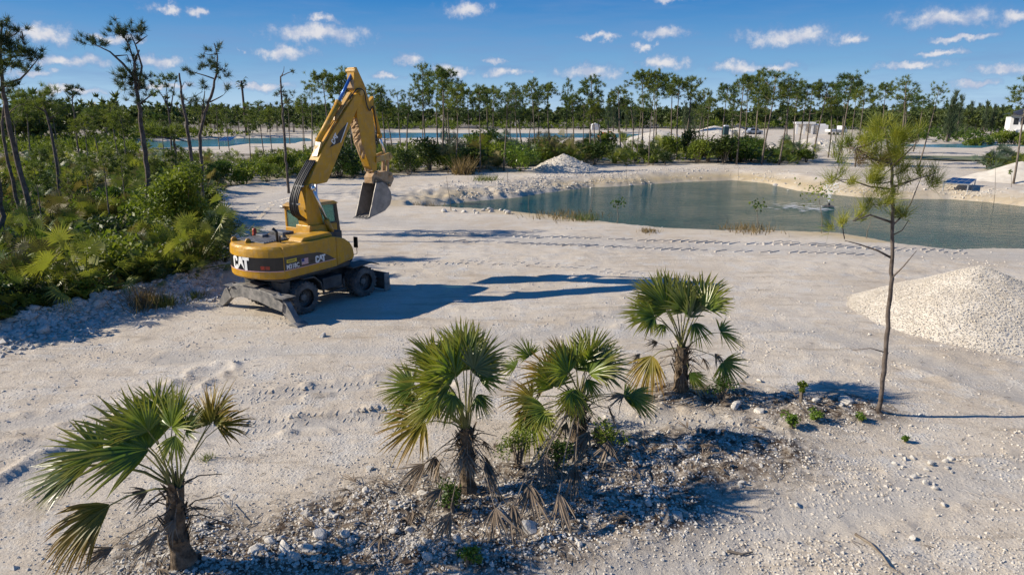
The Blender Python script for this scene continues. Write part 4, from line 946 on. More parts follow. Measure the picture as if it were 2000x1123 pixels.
def pine_variant(name, h, cf, nl, seed, Lb=1.6, sparse=1.0):
    """a generic pine at the origin: a bare slender trunk, forked limbs and a flat-topped crown of needle tufts"""
    rg = np.random.RandomState(seed); tr = MB(); cr = MB()
    lean = rg.normal(0, .035, 2); N = 9; pts = []; rad = []
    for q in range(N):
        f = q / (N - 1); pts.append(np.array([lean[0] * h * f * f + .10 * math.sin(f * 5 + seed), lean[1] * h * f * f + .10 * math.cos(f * 4 + seed), h * f * .97 - .2 * (q == 0)])); rad.append(.0098 * h * (1 - .75 * f) + .012)
    tr.tube(pts, rad, 6)
    cen, dr = [], []
    tp = lambda f: np.array([np.interp(f, np.linspace(0, 1, N), [p[c_] for p in pts]) for c_ in range(3)])
    for k in range(nl):
        f = 1 - cf * (k / nl) ** 1.15 - rg.uniform(0, .03); a = k * 2.4 + rg.uniform(-.5, .5); p = tp(f)
        ln = Lb * (0.30 + .85 * ((1 - f) / cf) ** .6) * rg.uniform(.6, 1.15)
        if (1 - f) / cf > .75: ln *= .7
        up = rg.uniform(.15, .7); o_ = np.array([math.cos(a), math.sin(a), 0])
        e1 = p + o_ * ln * .55 + np.array([0, 0, ln * up * .25]); e2 = p + o_ * ln + np.array([0, 0, ln * up * .75])
        tr.tube([p, e1, e2], [.028, .020, .010], 4)
        for q in range(rg.randint(4, 8)):
            t_ = rg.uniform(.45, 1.0); sp = p + (e1 - p) * min(1, t_ / .55) if t_ < .55 else e1 + (e2 - e1) * (t_ - .55) / .45
            dd = nrm(o_ + rg.normal(0, .75, 3) + np.array([0, 0, .55])); ep = sp + dd * rg.uniform(.25, .6); tr.tube([sp, ep], [.012, .006], 3, cap=False)
            for z_ in range(rg.randint(2, 5)):
                if rg.rand() > sparse: continue
                cen.append(ep + rg.normal(0, .22, 3) * np.array([1, 1, .6])); dr.append(nrm(dd + np.array([0, 0, .5])))
    for q in range(4): cen.append(tp(1.0) + rg.normal(0, .15, 3)); dr.append(np.array([0, 0, 1.0]))
    needles(cr, cen, dr, 22, .44, .052, .80, rg, 0)
    for q in range(rg.randint(3, 8)):                        # dead snags under the crown
        f = rg.uniform(.35, 1 - cf); a = rg.uniform(0, 6.28); p = tp(f); tr.tube([p, p + np.array([math.cos(a), math.sin(a), .3]) * rg.uniform(.2, .6)], [.014, .005], 3, cap=False)
    return tr, cr


def make_pine(name, label, h, cf, nl, seed, Lb, sparse=1.0, m='needle', group=None):
    tr, cr = pine_variant(name, h, cf, nl, seed, Lb, sparse)
    r_ = thing(name, label, 'pine', (0, 0, 0), 0, group)
    tr.build('trunk', M['barkpale'], r_, smooth=True); cr.build('crown', M[m], r_)
    return r_


def pine_px(label, D, trunk, limbs, tufts, seed, nper=26, L=.30, w_=.018, extra=None, m='needle', bark='bark', cat='pine', name='pine', brown=(), base_px=None, spread=.75, dj=.6, tight=.9, thin=1.0):
    """a particular pine, described by where its trunk, limbs and needle clusters stand in the plane at distance D"""
    rg = np.random.RandomState(seed)
    k = pxm(D, 4); bx = trunk[0]; b0 = aty(bx[0], bx[1], D); base = np.array([b0[0], D, gz(b0[0], D)])
    r_ = thing(name, label, cat, tuple(base)); tr = MB()
    pts = [base + np.array([0, 0, -.1])] if b0[2] > base[2] + .25 else []
    rad = [bx[2] / k / 2 * 1.1] if pts else []
    for (x, y, d) in trunk: pts.append(aty(x, y, D)); rad.append(max(d / k / 2, .008))
    # resample for gentle irregularity
    P2, R2 = [], []
    for q in range(len(pts) - 1):
        for s_ in np.linspace(0, 1, 4, endpoint=False):
            P2.append(pts[q] + (pts[q + 1] - pts[q]) * s_ + rg.normal(0, rad[q] * .18, 3) * (1 if 0 < s_ else 0)); R2.append((rad[q] + (rad[q + 1] - rad[q]) * s_) * rg.uniform(.92, 1.08))
    P2.append(pts[-1]); R2.append(rad[-1]); tr.tube(P2, [q * .72 for q in R2], 8)
    ends = []
    for lb in limbs:
        dz = rg.uniform(-dj, dj); lp = [aty(q[0], q[1], D + dz * (i_ / max(1, len(lb) - 1))) for i_, q in enumerate(lb)]
        r0 = lb[0][2] / k / 2 if len(lb[0]) > 2 else .02
        tr.tube(lp, [max(.006, r0 * (1 - .7 * i_ / (len(lp) - 1))) for i_ in range(len(lp))], 5); ends.append(lp[-1])
    tr.build('trunk', M[bark], r_, off=base, smooth=True)
    cr = MB(); cb = MB(); tw = MB()
    allp = [p for p in P2[len(P2) // 3:]] + ends
    for (x, y, rx, ry, n) in tufts:
        c0 = aty(x, y, D + rg.uniform(-dj, dj) * .6); cen, dr = [], []
        for q in range(max(2, int(n * thin))):
            v = rg.normal(0, .5, 3); p = c0 + tight * np.array([v[0] * rx / k, v[1] * max(rx, ry) / k * .8, v[2] * ry / k]); cen.append(p); dr.append(nrm(nrm(v) * .6 + np.array([0, 0, .75])))
            if q % 2 == 0:
                nb = min(allp, key=lambda a_: np.linalg.norm(a_ - p)); lnn = np.linalg.norm(nb - p)
                st = p + (nb - p) * min(1, (.9 if lnn < 1.2 else .5)); tw.tube([st, (st + p) / 2 + np.array([0, 0, -.06 * lnn]), p], [.012, .009, .005], 3, cap=False)
        needles(cb if (x, y) in brown else cr, cen, dr, nper, L, w_, spread, rg)
    if cr.n: cr.build('crown', M[m], r_, off=base)
    if cb.n: cb.build('browned_needles', M['needle_brown'], r_, off=base)
    if tw.n: tag(tw.build('branchlets', M[bark], r_, off=base), kind='stuff')
    return r_


# the slender pine on the right, close to the eye
pine_px('slender young pine with bright tufts standing alone in the foreground beside the rubble', at(1718, 812)[1],
        [(1718, 812, 15), (1723, 760, 13), (1730, 690, 13), (1734, 620, 12), (1740, 560, 11), (1743, 500, 10), (1743, 440, 9), (1744, 380, 8), (1742, 330, 7), (1735, 290, 6), (1728, 250, 4)],
        [[(1743, 505, 5), (1715, 490), (1680, 478), (1650, 470)], [(1740, 545, 4), (1765, 520), (1790, 490)], [(1743, 435, 5), (1700, 420), (1665, 432)], [(1743, 440, 4), (1765, 420), (1780, 395), (1800, 345)],
         [(1743, 365, 4), (1790, 350), (1825, 340)], [(1743, 370, 4), (1700, 365), (1660, 352), (1632, 350)], [(1742, 325, 4), (1770, 300), (1795, 275)], [(1740, 320, 4), (1700, 310), (1670, 290)], [(1735, 690, 3), (1700, 680), (1665, 684)], [(1743, 460, 3), (1762, 450), (1775, 430)]],
        [(1722, 255, 30, 34, 16), (1700, 290, 34, 30, 14), (1745, 280, 34, 34, 16), (1735, 320, 44, 24, 14), (1762, 300, 28, 30, 9), (1790, 275, 20, 24, 6), (1655, 288, 26, 30, 9), (1640, 312, 16, 20, 4), (1632, 352, 22, 18, 6), (1655, 358, 16, 10, 3), (1700, 355, 26, 24, 10),
         (1710, 375, 18, 14, 4), (1760, 340, 30, 16, 6), (1800, 345, 34, 18, 8), (1825, 338, 18, 18, 4), (1812, 358, 18, 14, 4), (1645, 440, 26, 16, 6), (1675, 430, 12, 10, 2), (1690, 405, 26, 14, 5), (1722, 395, 24, 14, 5), (1765, 425, 24, 12, 4), (1745, 415, 16, 12, 3),
         (1752, 375, 18, 18, 4), (1715, 315, 22, 18, 5), (1672, 312, 18, 14, 4)],
        11, nper=56, L=.40, w_=.011, m='needle_near', brown={(1715, 315), (1672, 312)}, spread=.55, dj=.5, tight=.62, thin=.62)
# pines along the left thicket
pine_px('tall forked pine with a flat crown and one long limb reaching sideways, tallest in view', 36,
        [(291, 420, 14), (288, 330, 13), (279, 265, 12), (270, 200, 10), (263, 150, 8), (262, 125, 6), (272, 98, 4)],
        [[(263, 152, 6), (240, 125, 4), (215, 102), (190, 90)], [(268, 160, 5), (262, 120), (250, 85), (238, 66)], [(270, 175, 5), (277, 130), (266, 92), (255, 66)], [(266, 86, 3), (280, 76), (288, 70)], [(225, 110, 3), (248, 108), (258, 130)], [(272, 205, 4), (290, 190), (305, 180)]],
        [(175, 78, 22, 10, 10), (192, 86, 16, 9, 7), (225, 60, 18, 14, 9), (250, 60, 24, 14, 12), (268, 58, 18, 12, 8), (272, 72, 18, 10, 6), (240, 72, 18, 10, 7), (250, 95, 8, 10, 3), (262, 120, 12, 14, 4), (250, 150, 24, 18, 16), (265, 165, 26, 20, 16), (240, 166, 18, 10, 7), (288, 170, 20, 20, 9), (282, 150, 14, 10, 4), (262, 190, 16, 16, 6)],
        21, nper=42, L=.36, w_=.026, m='needle_dark')
pine_px('dead-topped slim pine pole with almost no needles', 34, [(402, 440, 10), (392, 400, 10), (375, 320, 10), (365, 250, 9), (355, 190, 7), (350, 143, 4)],
        [[(358, 200, 3), (352, 180), (360, 160)], [(362, 230, 3), (350, 215), (345, 205)]], [(366, 200, 12, 12, 3), (362, 165, 10, 6, 2), (372, 196, 12, 12, 4)], 22, nper=26, w_=.024, m='needle_dark')
pine_px('crooked pine with an open ragged crown beside the bare pole', 37, [(398, 420, 9), (392, 300, 9), (390, 265, 9), (400, 220, 8), (415, 180, 7), (424, 140, 5), (424, 105, 3), (418, 85, 2)],
        [[(392, 262, 5), (396, 215), (400, 178)], [(420, 155, 3), (400, 148), (372, 140), (360, 135)], [(424, 140, 3), (435, 135), (443, 145)], [(410, 200, 3), (430, 190), (438, 185)], [(424, 105, 2), (410, 108), (398, 105)]],
        [(402, 104, 16, 8, 5), (425, 96, 16, 10, 5), (375, 142, 20, 9, 6), (402, 138, 18, 10, 6), (430, 140, 18, 14, 8), (415, 122, 18, 10, 6), (400, 168, 14, 12, 6), (434, 172, 16, 8, 4), (420, 125, 14, 12, 5), (390, 205, 20, 14, 9), (362, 196, 12, 12, 4), (440, 146, 10, 8, 4)], 23, nper=34, w_=.026, L=.34, m='needle_dark')
pine_px('leaning dark pine at the edge of the view with heavy drooping limbs', 30, [(78, 480, 15), (60, 420, 14), (35, 320, 13), (15, 230, 12), (5, 170, 10), (0, 110, 8), (2, 60, 5), (4, 40, 3)],
        [[(10, 165, 5), (40, 155), (55, 140), (75, 115)], [(4, 120, 5), (30, 110), (60, 108)], [(0, 70, 3), (25, 70), (42, 58)], [(6, 170, 4), (28, 168), (40, 160)], [(0, 50, 2), (12, 45), (14, 35)], [(0, 80, 4), (-30, 70), (-60, 60)]],
        [(20, 90, 30, 18, 18), (0, 80, 22, 22, 14), (40, 105, 26, 14, 12), (65, 108, 18, 10, 7), (72, 115, 10, 8, 4), (14, 125, 26, 16, 12), (50, 135, 22, 10, 7), (30, 168, 18, 10, 6), (38, 58, 12, 8, 4), (5, 55, 10, 10, 4), (-20, 95, 30, 30, 16), (-40, 60, 26, 20, 12), (14, 38, 5, 5, 1), (10, 180, 18, 12, 6), (-10, 140, 24, 18, 10)], 24, nper=44, w_=.026, L=.36, m='needle_dark')
pine_px('slim leaning trunk nearest the edge of the view beside the leaning dark pine', 28, [(10, 540, 15), (6, 460, 14), (0, 380, 13), (-8, 300, 12), (-14, 200, 10), (-20, 120, 6)], [[(-12, 250, 4), (-40, 220), (-70, 200)]],
        [(-30, 110, 30, 24, 14), (-10, 140, 20, 14, 6), (-60, 190, 24, 16, 8)], 25, nper=40, w_=.026, m='needle_dark')
pine_px('thin pine trunk standing just behind the leaning dark pine', 33, [(40, 430, 9), (28, 370, 9), (12, 300, 8), (4, 240, 7), (10, 190, 5)], [[(8, 230, 3), (24, 215), (38, 205)]], [(20, 190, 20, 14, 8), (38, 200, 14, 8, 4), (0, 195, 16, 10, 5)], 26, nper=34, w_=.026)
pine_px('bushy bright pine with a bent stem in the thicket', 44, [(120, 400, 8), (112, 330, 8), (100, 260, 7), (88, 215, 6), (84, 185, 4)], [[(95, 235, 3), (120, 215), (135, 205)], [(90, 220, 3), (65, 205), (50, 200)]],
        [(70, 185, 20, 14, 12), (95, 185, 22, 14, 12), (110, 205, 22, 14, 12), (60, 205, 20, 12, 9), (85, 205, 24, 14, 14), (125, 225, 16, 10, 6), (45, 220, 16, 10, 6), (100, 175, 10, 6, 3)], 27, nper=34, w_=.034, L=.42)
pine_px('far flat-topped pine rising above the forest line', 95, [(150, 270, 4), (146, 230, 4), (141, 200, 3), (142, 180, 3)], [[(141, 198, 2), (130, 185), (124, 178)], [(142, 190, 2), (152, 180), (158, 174)]],
        [(128, 177, 9, 4, 6), (142, 172, 12, 5, 10), (156, 174, 8, 4, 5), (140, 182, 12, 5, 7), (150, 186, 8, 4, 4), (138, 192, 8, 4, 4)], 28, nper=22, w_=.08, L=.55, m='needle_dark')
pine_px('round-headed forked pine behind the tall one', 62, [(337, 340, 6), (334, 260, 5), (329, 215, 4), (322, 185, 3)], [[(331, 215, 3), (318, 190), (305, 170)], [(332, 220, 3), (338, 185), (342, 160)], [(327, 200, 2), (325, 170), (322, 150)]],
        [(300, 165, 12, 10, 9), (312, 152, 14, 8, 9), (330, 150, 14, 8, 9), (342, 158, 12, 10, 8), (318, 168, 14, 8, 7), (340, 178, 10, 8, 5), (305, 182, 8, 8, 4), (292, 180, 10, 8, 5)], 29, nper=22, w_=.05, L=.40)
pine_px('bare spindly pine with a hooked tip beside the excavator boom', 55, [(560, 330, 7), (558, 300, 7), (554, 240, 6), (550, 190, 5), (548, 150, 4), (558, 145, 2), (570, 140, 2)],
        [[(550, 170, 2), (545, 185), (538, 188)], [(552, 205, 2), (565, 195), (575, 190)], [(548, 152, 2), (554, 140), (555, 130)]],
        [(540, 186, 10, 8, 6), (550, 176, 8, 8, 4), (560, 192, 12, 8, 6), (572, 140, 6, 6, 3), (574, 186, 8, 8, 3)], 30, nper=20, w_=.045, L=.36, m='needle_dark')
pine_px('low dark pine limb reaching over the thicket in front of the far water', 40, [(344, 330, 8), (342, 290, 7), (338, 262, 6)], [[(340, 272, 4), (310, 268), (275, 258)], [(340, 270, 3), (360, 276), (372, 278)]],
        [(285, 255, 24, 12, 14), (310, 252, 26, 12, 14), (335, 258, 20, 10, 10), (350, 256, 14, 8, 6), (320, 262, 20, 8, 6)], 31, nper=30, w_=.034, L=.40)

def place_of(x, y):
    px_ = 1000 + FPX * x / (y * math.cos(PITCH) + HCAM * math.sin(PITCH))
    return 'left of the raised boom' if px_ < 640 else 'behind the narrow end of the pond' if px_ < 960 else 'behind the small grey heap' if px_ < 1240 else 'behind the middle of the far bank' if px_ < 1480 else 'before the unfinished white building' if px_ < 1640 else 'behind the slender foreground pine'


# generic pines in the belt behind the pond, copied tree by tree
GP = 'pines standing in the belt behind the pond'
kinds = [('slim pine with an open rounded crown', 11.0, .27, 12, 41, 1.7, .9), ('tall pine with a flat umbrella crown', 12.0, .20, 12, 42, 2.0, .95), ('thin pine with a sparse ragged top', 10.5, .32, 11, 43, 1.4, .55),
         ('pine with a tight bushy head', 10.0, .25, 13, 44, 1.5, .95), ('pine with tiered limbs half way down', 11.0, .38, 14, 45, 1.7, .75), ('nearly bare pine stem with few tufts', 9.0, .35, 8, 46, 1.1, .5), ('wispy pine with long drooping side limbs', 11.5, .42, 11, 47, 2.4, .6), ('broken-topped pine with one-sided crown', 9.5, .30, 9, 48, 1.9, .8)]
protos = [make_pine('pine', kd[0], kd[1], kd[2], kd[3], kd[4], kd[5], kd[6], group=GP) for kd in kinds]
first = [True] * 8
# (x of crown in the photo, y of the top, distance, kind)
belt = []
for (x, yt, kd) in [(585, 185, 0), (600, 175, 4), (635, 150, 1), (660, 135, 1), (678, 140, 0), (620, 190, 3), (730, 175, 0), (745, 160, 2), (762, 190, 3), (780, 170, 0), (790, 165, 2), (805, 150, 1), (825, 140, 4), (848, 125, 0), (862, 140, 1), (878, 152, 4), (885, 165, 3), (905, 150, 2),
                    (915, 165, 1), (935, 180, 0), (955, 158, 1), (965, 175, 3), (985, 180, 2), (995, 165, 0), (1010, 172, 3), (1020, 160, 1), (1050, 165, 0), (1052, 180, 2), (1075, 160, 1), (1085, 178, 4), (1112, 162, 2), (1120, 185, 3), (1158, 150, 0), (1165, 170, 4), (1180, 180, 3),
                    (1210, 155, 1), (1220, 160, 0), (1250, 170, 3), (1262, 150, 1), (1283, 137, 1), (1290, 145, 1), (1300, 165, 4), (1318, 155, 0), (1332, 145, 1), (1380, 178, 0), (1392, 185, 2), (1413, 158, 1), (1422, 175, 3), (1440, 175, 4), (1452, 160, 0), (1468, 145, 1), (1490, 142, 0), (1505, 145, 4), (1528, 155, 0),
                    (1540, 150, 2), (1548, 155, 1), (1575, 155, 1), (1588, 160, 3), (1605, 158, 1), (1618, 170, 4), (1632, 185, 3), (1655, 145, 0), (1662, 150, 4), (1678, 158, 1), (1692, 160, 0), (1725, 165, 3), (1738, 158, 1), (1772, 160, 2), (1785, 160, 4), (1800, 185, 3), (1820, 165, 2), (1835, 185, 1),
                    (960, 195, 5), (1140, 190, 5), (870, 180, 5), (1370, 192, 5), (1240, 185, 5), (700, 180, 4), (1000, 200, 5), (1500, 180, 5), (1560, 190, 5), (1030, 188, 4), (820, 180, 3), (905, 185, 3), (1345, 160, 4), (1640, 195, 2), (1275, 175, 2), (1485, 165, 3)]:
    belt.append((x, yt, kd))
rg = random.Random(77)
for bi_, (x, yt, kd) in enumerate(belt):
    if bi_ % 6 == 5: continue
    if bi_ % 4 == 1: kd = 6 + (bi_ // 4) % 2
    D = rg.uniform(74, 104) if x < 1000 else rg.uniform(84, 106) if x < 1640 else rg.uniform(78, 112)
    p = aty(x, yt, D); z0_ = gz(p[0], D)
    if sdist(np.array([p[0]]), np.array([D]), FARW[1])[0] < 1 or sdist(np.array([p[0]]), np.array([D]), POND)[0] < 2: D = 76; p = aty(x, yt, D); z0_ = gz(p[0], D)
    sc_ = (p[2] - z0_) / kinds[kd][1]
    lab_ = kinds[kd][0] + ' ' + place_of(p[0], D); tilt_ = (rg.gauss(0, .045), rg.gauss(0, .045), rg.uniform(0, 6.28)); fat_ = rg.uniform(.68, 1.25); sc_ *= rg.uniform(.90, 1.06)
    if first[kd]:
        o = protos[kd]; first[kd] = False; o.location = (p[0], D, z0_); o.scale = (sc_ * fat_, sc_ * fat_, sc_); o.rotation_euler = tilt_; o['label'] = lab_
    else: o = copy_tree(protos[kd], (p[0], D, z0_), 0, sc_, lab_); o.rotation_euler = tilt_; o.scale = (sc_ * fat_, sc_ * fat_, sc_)
GP2 = 'pines scattered in the thicket and beyond the far water'
for (x, yt, D) in [(480, 205, 80), (505, 200, 95), (420, 205, 120), (525, 215, 75), (215, 205, 85), (180, 215, 70), (40, 180, 60), (20, 215, 70), (235, 220, 60), (310, 225, 70), (160, 225, 52), (440, 215, 100), (590, 200, 130), (560, 195, 140), (385, 210, 130), (690, 200, 120), (2015, 150, 62)]:
    kd = rg.choice([0, 1, 3, 4]); p = aty(x, yt, D); z0_ = gz(p[0], D); sc_ = (p[2] - z0_) / kinds[kd][1]
    copy_tree(protos[kd], (p[0], D, z0_), rg.uniform(0, 6.28), sc_, 'medium green pine rising out of the undergrowth away from the pond', GP2)


for q in range(16):
    x_, D = rg.uniform(-60, 430), rg.uniform(30, 58); p = aty(x_, 400, D)
    if sdist(np.array([p[0]]), np.array([D]), THICK)[0] > -2: continue
    copy_tree(protos[rg.choice([0, 3, 4])], (p[0], D, gz(p[0], D)), rg.uniform(0, 6.28), rg.uniform(.26, .42), 'young bushy pine just clearing the thicket beside the excavator', 'young pines in the thicket')
# ------------------------------------------------------------------ palmettos and shrubs
def palmetto_mb(seed, nleaf, R, n=12, h=.9):
    rng = random.Random(seed); mb = MB()
    for q in range(nleaf):
        a = rng.uniform(0, 6.28); el_ = rng.uniform(.1, 1.35); o_ = np.array([math.cos(a) * math.cos(el_), math.sin(a) * math.cos(el_), math.sin(el_)])
        ln = h * rng.uniform(.55, 1.15); hub = o_ * ln * np.array([1, 1, .95]); mid = nrm(o_ + np.array([rng.uniform(-.3, .3), rng.uniform(-.3, .3), rng.uniform(-.35, .1)]))
        nor = nrm(np.array([0, 0, 1.0]) * .8 - o_ * .3 + np.array([rng.uniform(-.6, .6), rng.uniform(-.6, .6), 0])); Rr_ = R * rng.uniform(.75, 1.15)
        X = nrm(np.cross(mid, nor)); Zv = nrm(np.cross(X, mid)); sp = 1.7
        for k in range(n):
            t_ = -sp + 2 * sp * (k + .5) / n; d = math.sin(t_) * X + math.cos(t_) * mid; sd = math.cos(t_) * X - math.sin(t_) * mid
            L = Rr_ * (1 - .3 * (abs(t_) / sp) ** 2) * rng.uniform(.85, 1.05); w_ = Rr_ * .034; dr = rng.uniform(.05, .3)
            m1 = hub + d * L * .5 + Zv * L * .05; tp_ = hub + d * L + np.array([0, 0, -dr * L])
            mb.add([hub, m1 - sd * w_, m1 + sd * w_, tp_], [(0, 1, 2), (1, 3, 2)], 0, [.01, .25, .25, rng.uniform(.3, .9)])
        mb.tube([(0, 0, 0), hub * .5 + np.array([0, 0, .05]), hub], [.018, .013, .01], 3, 0, cap=False)
    return mb


def shrub_mb(seed, r, h, n, leaf, flat=.7, stems=7):
    rg = np.random.RandomState(seed); mb = MB(); st = MB(); lobes = []
    for q in range(9): a = rg.uniform(0, 6.28); rr_ = r * rg.uniform(0, .65); lobes.append((rr_ * math.cos(a), rr_ * math.sin(a), h * rg.uniform(.35, .85), r * rg.uniform(.30, .5)))
    C = []
    for q in range(n):
        lx, ly, lz, lr = lobes[rg.randint(9)]; v = rg.normal(0, 1, 3); v = v / np.linalg.norm(v) * lr * rg.uniform(.55, 1.08); p = np.array([lx, ly, lz]) + v * np.array([1, 1, flat]); p[2] = max(.05, p[2]); C.append(p)
    C = np.array(C); nrmv = rg.normal(0, 1, C.shape) + np.array([0, 0, .8]); nrmv /= np.linalg.norm(nrmv, axis=1)[:, None]
    u = np.cross(nrmv, rg.normal(0, 1, C.shape)); u /= np.linalg.norm(u, axis=1)[:, None]; v = np.cross(nrmv, u); s_ = leaf * rg.uniform(.6, 1.25, (n, 1))
    V = np.stack([C - u * s_, C + v * s_ * .42, C + u * s_, C - v * s_ * .42], 1).reshape(-1, 3)
    mb.arr(V, np.arange(len(V)).reshape(-1, 4))
    for lx, ly, lz, lr in lobes[:stems]: st.tube([(lx * .1, ly * .1, -.05), (lx * .5, ly * .5, lz * .5), (lx, ly, lz)], [.03, .02, .01], 4)
    return mb, st


pmeto = []
for q in range(6):
    mb = palmetto_mb(50 + q, 19 + q, .44, 17, .85 + .06 * q)
    pmeto.append(mb.build('palmetto', M['palmetto_dull' if q == 4 else 'palmetto_blue' if q == 2 else 'palmetto']))
shr = []
for q in range(6):
    mb, st = shrub_mb(70 + q, 1.0 + .08 * q, 1.5, 1500 - 130 * q, .060 + .012 * q, .75); root = thing('shrub', 'x', 'shrub'); mb.build('foliage', M['shrub_dark' if q % 3 == 1 else 'shrub'], root); st.build('stems', M['twig'], root); shr.append(root)
usedp = [False] * 6; useds = [False] * 6


def put_palmetto(x, y, sc_, label, group, rz):
    q = rg.randrange(6)
    if not usedp[q]: usedp[q] = True; o = pmeto[q]
    else: o = pmeto[q].copy(); COL.objects.link(o)
    o.location = (x, y, gz(x, y)); o.rotation_euler = (rg.uniform(-.1, .1), rg.uniform(-.1, .1), rz); o.scale = (sc_, sc_, sc_ * rg.uniform(.85, 1.25))
    tag(o, label, 'palmetto', group)


def put_shrub(x, y, sc_, label, group, rz, zs=1.0):
    q = rg.randrange(6)
    if not useds[q]:
        useds[q] = True; o = shr[q]; o.location = (x, y, gz(x, y) - .05); o.rotation_euler = (0, 0, rz); tag(o, label, 'shrub', group)
    else: o = copy_tree(shr[q], (x, y, gz(x, y) - .05), rz, sc_, label, group)
    o.scale = (sc_, sc_, sc_ * zs)


def scatter(poly, n, dmin, dmax, seed, inset=.6, bias=0.0, xr=None):
    r_ = random.Random(seed); o_ = []; tries = 0
    P = np.array(poly)
    while len(o_) < n and tries < 60000:
        tries += 1; px_ = r_.uniform(-120, 1720); Yd = math.exp(r_.uniform(math.log(dmin), math.log(dmax))); x = (px_ - 1000) / FPX * Yd
        if sdist(np.array([x]), np.array([Yd]), poly)[0] > -inset: continue
        if min(sdist(np.array([x]), np.array([Yd]), W_)[0] for W_ in FARW) < 4.5: continue
        if any((x - a) ** 2 + (Yd - b_) ** 2 < (.012 * Yd) ** 2 for a, b_ in o_): continue
        o_.append((x, Yd))
    return o_


gl1, gl2 = 'palmettos growing in the thicket beside the excavator', 'leafy shrubs growing in the thicket beside the excavator'
for i_, (x, y) in enumerate(scatter(THICK, 320, 18, 95, 5, .3)):
    far_ = min(1.0, (y - 18) / 40)
    dp = sdist(np.array([x]), np.array([y]), THICK)[0]
    zone_ = 'at the rocky front edge of the thicket' if dp > -2 and y < 36 else ('in the near thicket around the tall forked pine' if y < 44 else ('in the middle of the thicket beside the excavator' if y < 66 else 'at the back of the thicket before the far water'))
    if y > 58: far_ *= .15
    if i_ % 5 in (0, 2, 4): put_palmetto(x, y, rg.uniform(.95, 1.5) * (1 + .6 * far_), 'fan-leaved palmetto ' + zone_, gl1, rg.uniform(0, 6.28))
    else: put_shrub(x, y, rg.uniform(.65, 1.25) * (1 + .6 * far_), 'small-leaved green shrub ' + zone_, gl2, rg.uniform(0, 6.28), rg.uniform(.7, 1.2))
for q in range(30):
    px_ = -40 + q * 16.5; py_ = float(np.interp(px_, [-100, 0, 130, 260, 350, 430], [680, 652, 612, 578, 562, 532])) + rg.uniform(-9, 3); p = at(px_, py_)
    if q % 3: put_palmetto(p[0], p[1], rg.uniform(.6, 1.0), 'fan-leaved palmetto at the rocky front edge of the thicket', gl1, rg.uniform(0, 6.28))
    else: put_shrub(p[0], p[1], rg.uniform(.55, .95), 'small-leaved green shrub at the rocky front edge of the thicket', gl2, rg.uniform(0, 6.28), rg.uniform(.7, 1.1))
gb1, gb2 = 'palmettos massed under the pines behind the pond', 'shrubs massed under the pines behind the pond'
pts_ = scatter(BAND, 235, 50, 118, 6, .5)
for i_, (x, y) in enumerate(pts_):
    ks_ = 1.35 - .55 * (y - 55) / 60
    if i_ % 5 in (0, 2): put_palmetto(x, y, ks_ * rg.uniform(.9, 3.1) * (1 if vn(x, y, 7, 90) > -.12 else .55), 'palmetto under the pines ' + place_of(x, y), gb1, rg.uniform(0, 6.28))
    else: put_shrub(x, y, ks_ * rg.uniform(.7, 2.5) * (1 if vn(x, y, 7, 90) > -.12 else .55), 'dark green shrub under the pines ' + place_of(x, y), gb2, rg.uniform(0, 6.28), rg.uniform(.7, 1.15))
# the big leafy shrub behind the counterweight, and thicket edge plants one can single out
bigs = shrub_mb(91, 1.9, 4.4, 7000, .085, 1.0, 9); p = at(345, 552)
root = thing('shrub', 'tallest broad-leaved shrub in the thicket close to the rear of the excavator', 'shrub', (p[0] - .4, p[1] + 1.6, gz(p[0], p[1])))
bigs[0].build('foliage', M['shrub'], root); bigs[1].build('stems', M['twig'], root)
for lab, px_, py_, r_, h_, m_ in [('small bright-leaved shrub at the thicket edge behind the counterweight', 385, 548, .6, .9, 'shrub_bright'), ('bright green bush at the foot of the trees behind the pond beside the stone heap', 1020, 334, 2.2, 3.0, 'shrub_bright')]:
    a_, b_ = shrub_mb(92, r_, h_, 1500, .06 if r_ < 1 else .16, .9); p = at(px_, py_); root = thing('shrub', lab, 'shrub', (p[0], p[1], gz(p[0], p[1]))); a_.build('foliage', M[m_], root); b_.build('stems', M['twig'], root)


def tuft_mb(seed, n, h, spread, w_=.012):
    rg_ = np.random.RandomState(seed); mb = MB(); C = np.zeros((1, 3)); base = rg_.normal(0, spread * .25, (n, 3)); base[:, 2] = 0
    d = np.stack([rg_.normal(0, .35, n), rg_.normal(0, .35, n), np.ones(n)], 1); L = h * rg_.uniform(.5, 1.1, (n, 1)); tip = base + d * L; tip[:, 2] *= .9
    s_ = np.cross(d, rg_.normal(0, 1, d.shape)); s_ /= np.linalg.norm(s_, axis=1)[:, None]
    V = np.stack([base - s_ * w_, base + s_ * w_, tip], 1).reshape(-1, 3); mb.arr(V, np.arange(len(V)).reshape(-1, 3)); return mb


def tuft(label, px_, py_, n, h, spread, m, seed, w_=.012, z=None):
    p = at(px_, py_, 0); o = tuft_mb(seed, n, h, spread, w_).build('grass_tuft', M[m]); o.location = (p[0], p[1], gz(p[0], p[1])); return tag(o, label, 'grass tuft') if spread < 2 else tag(o, kind='stuff')


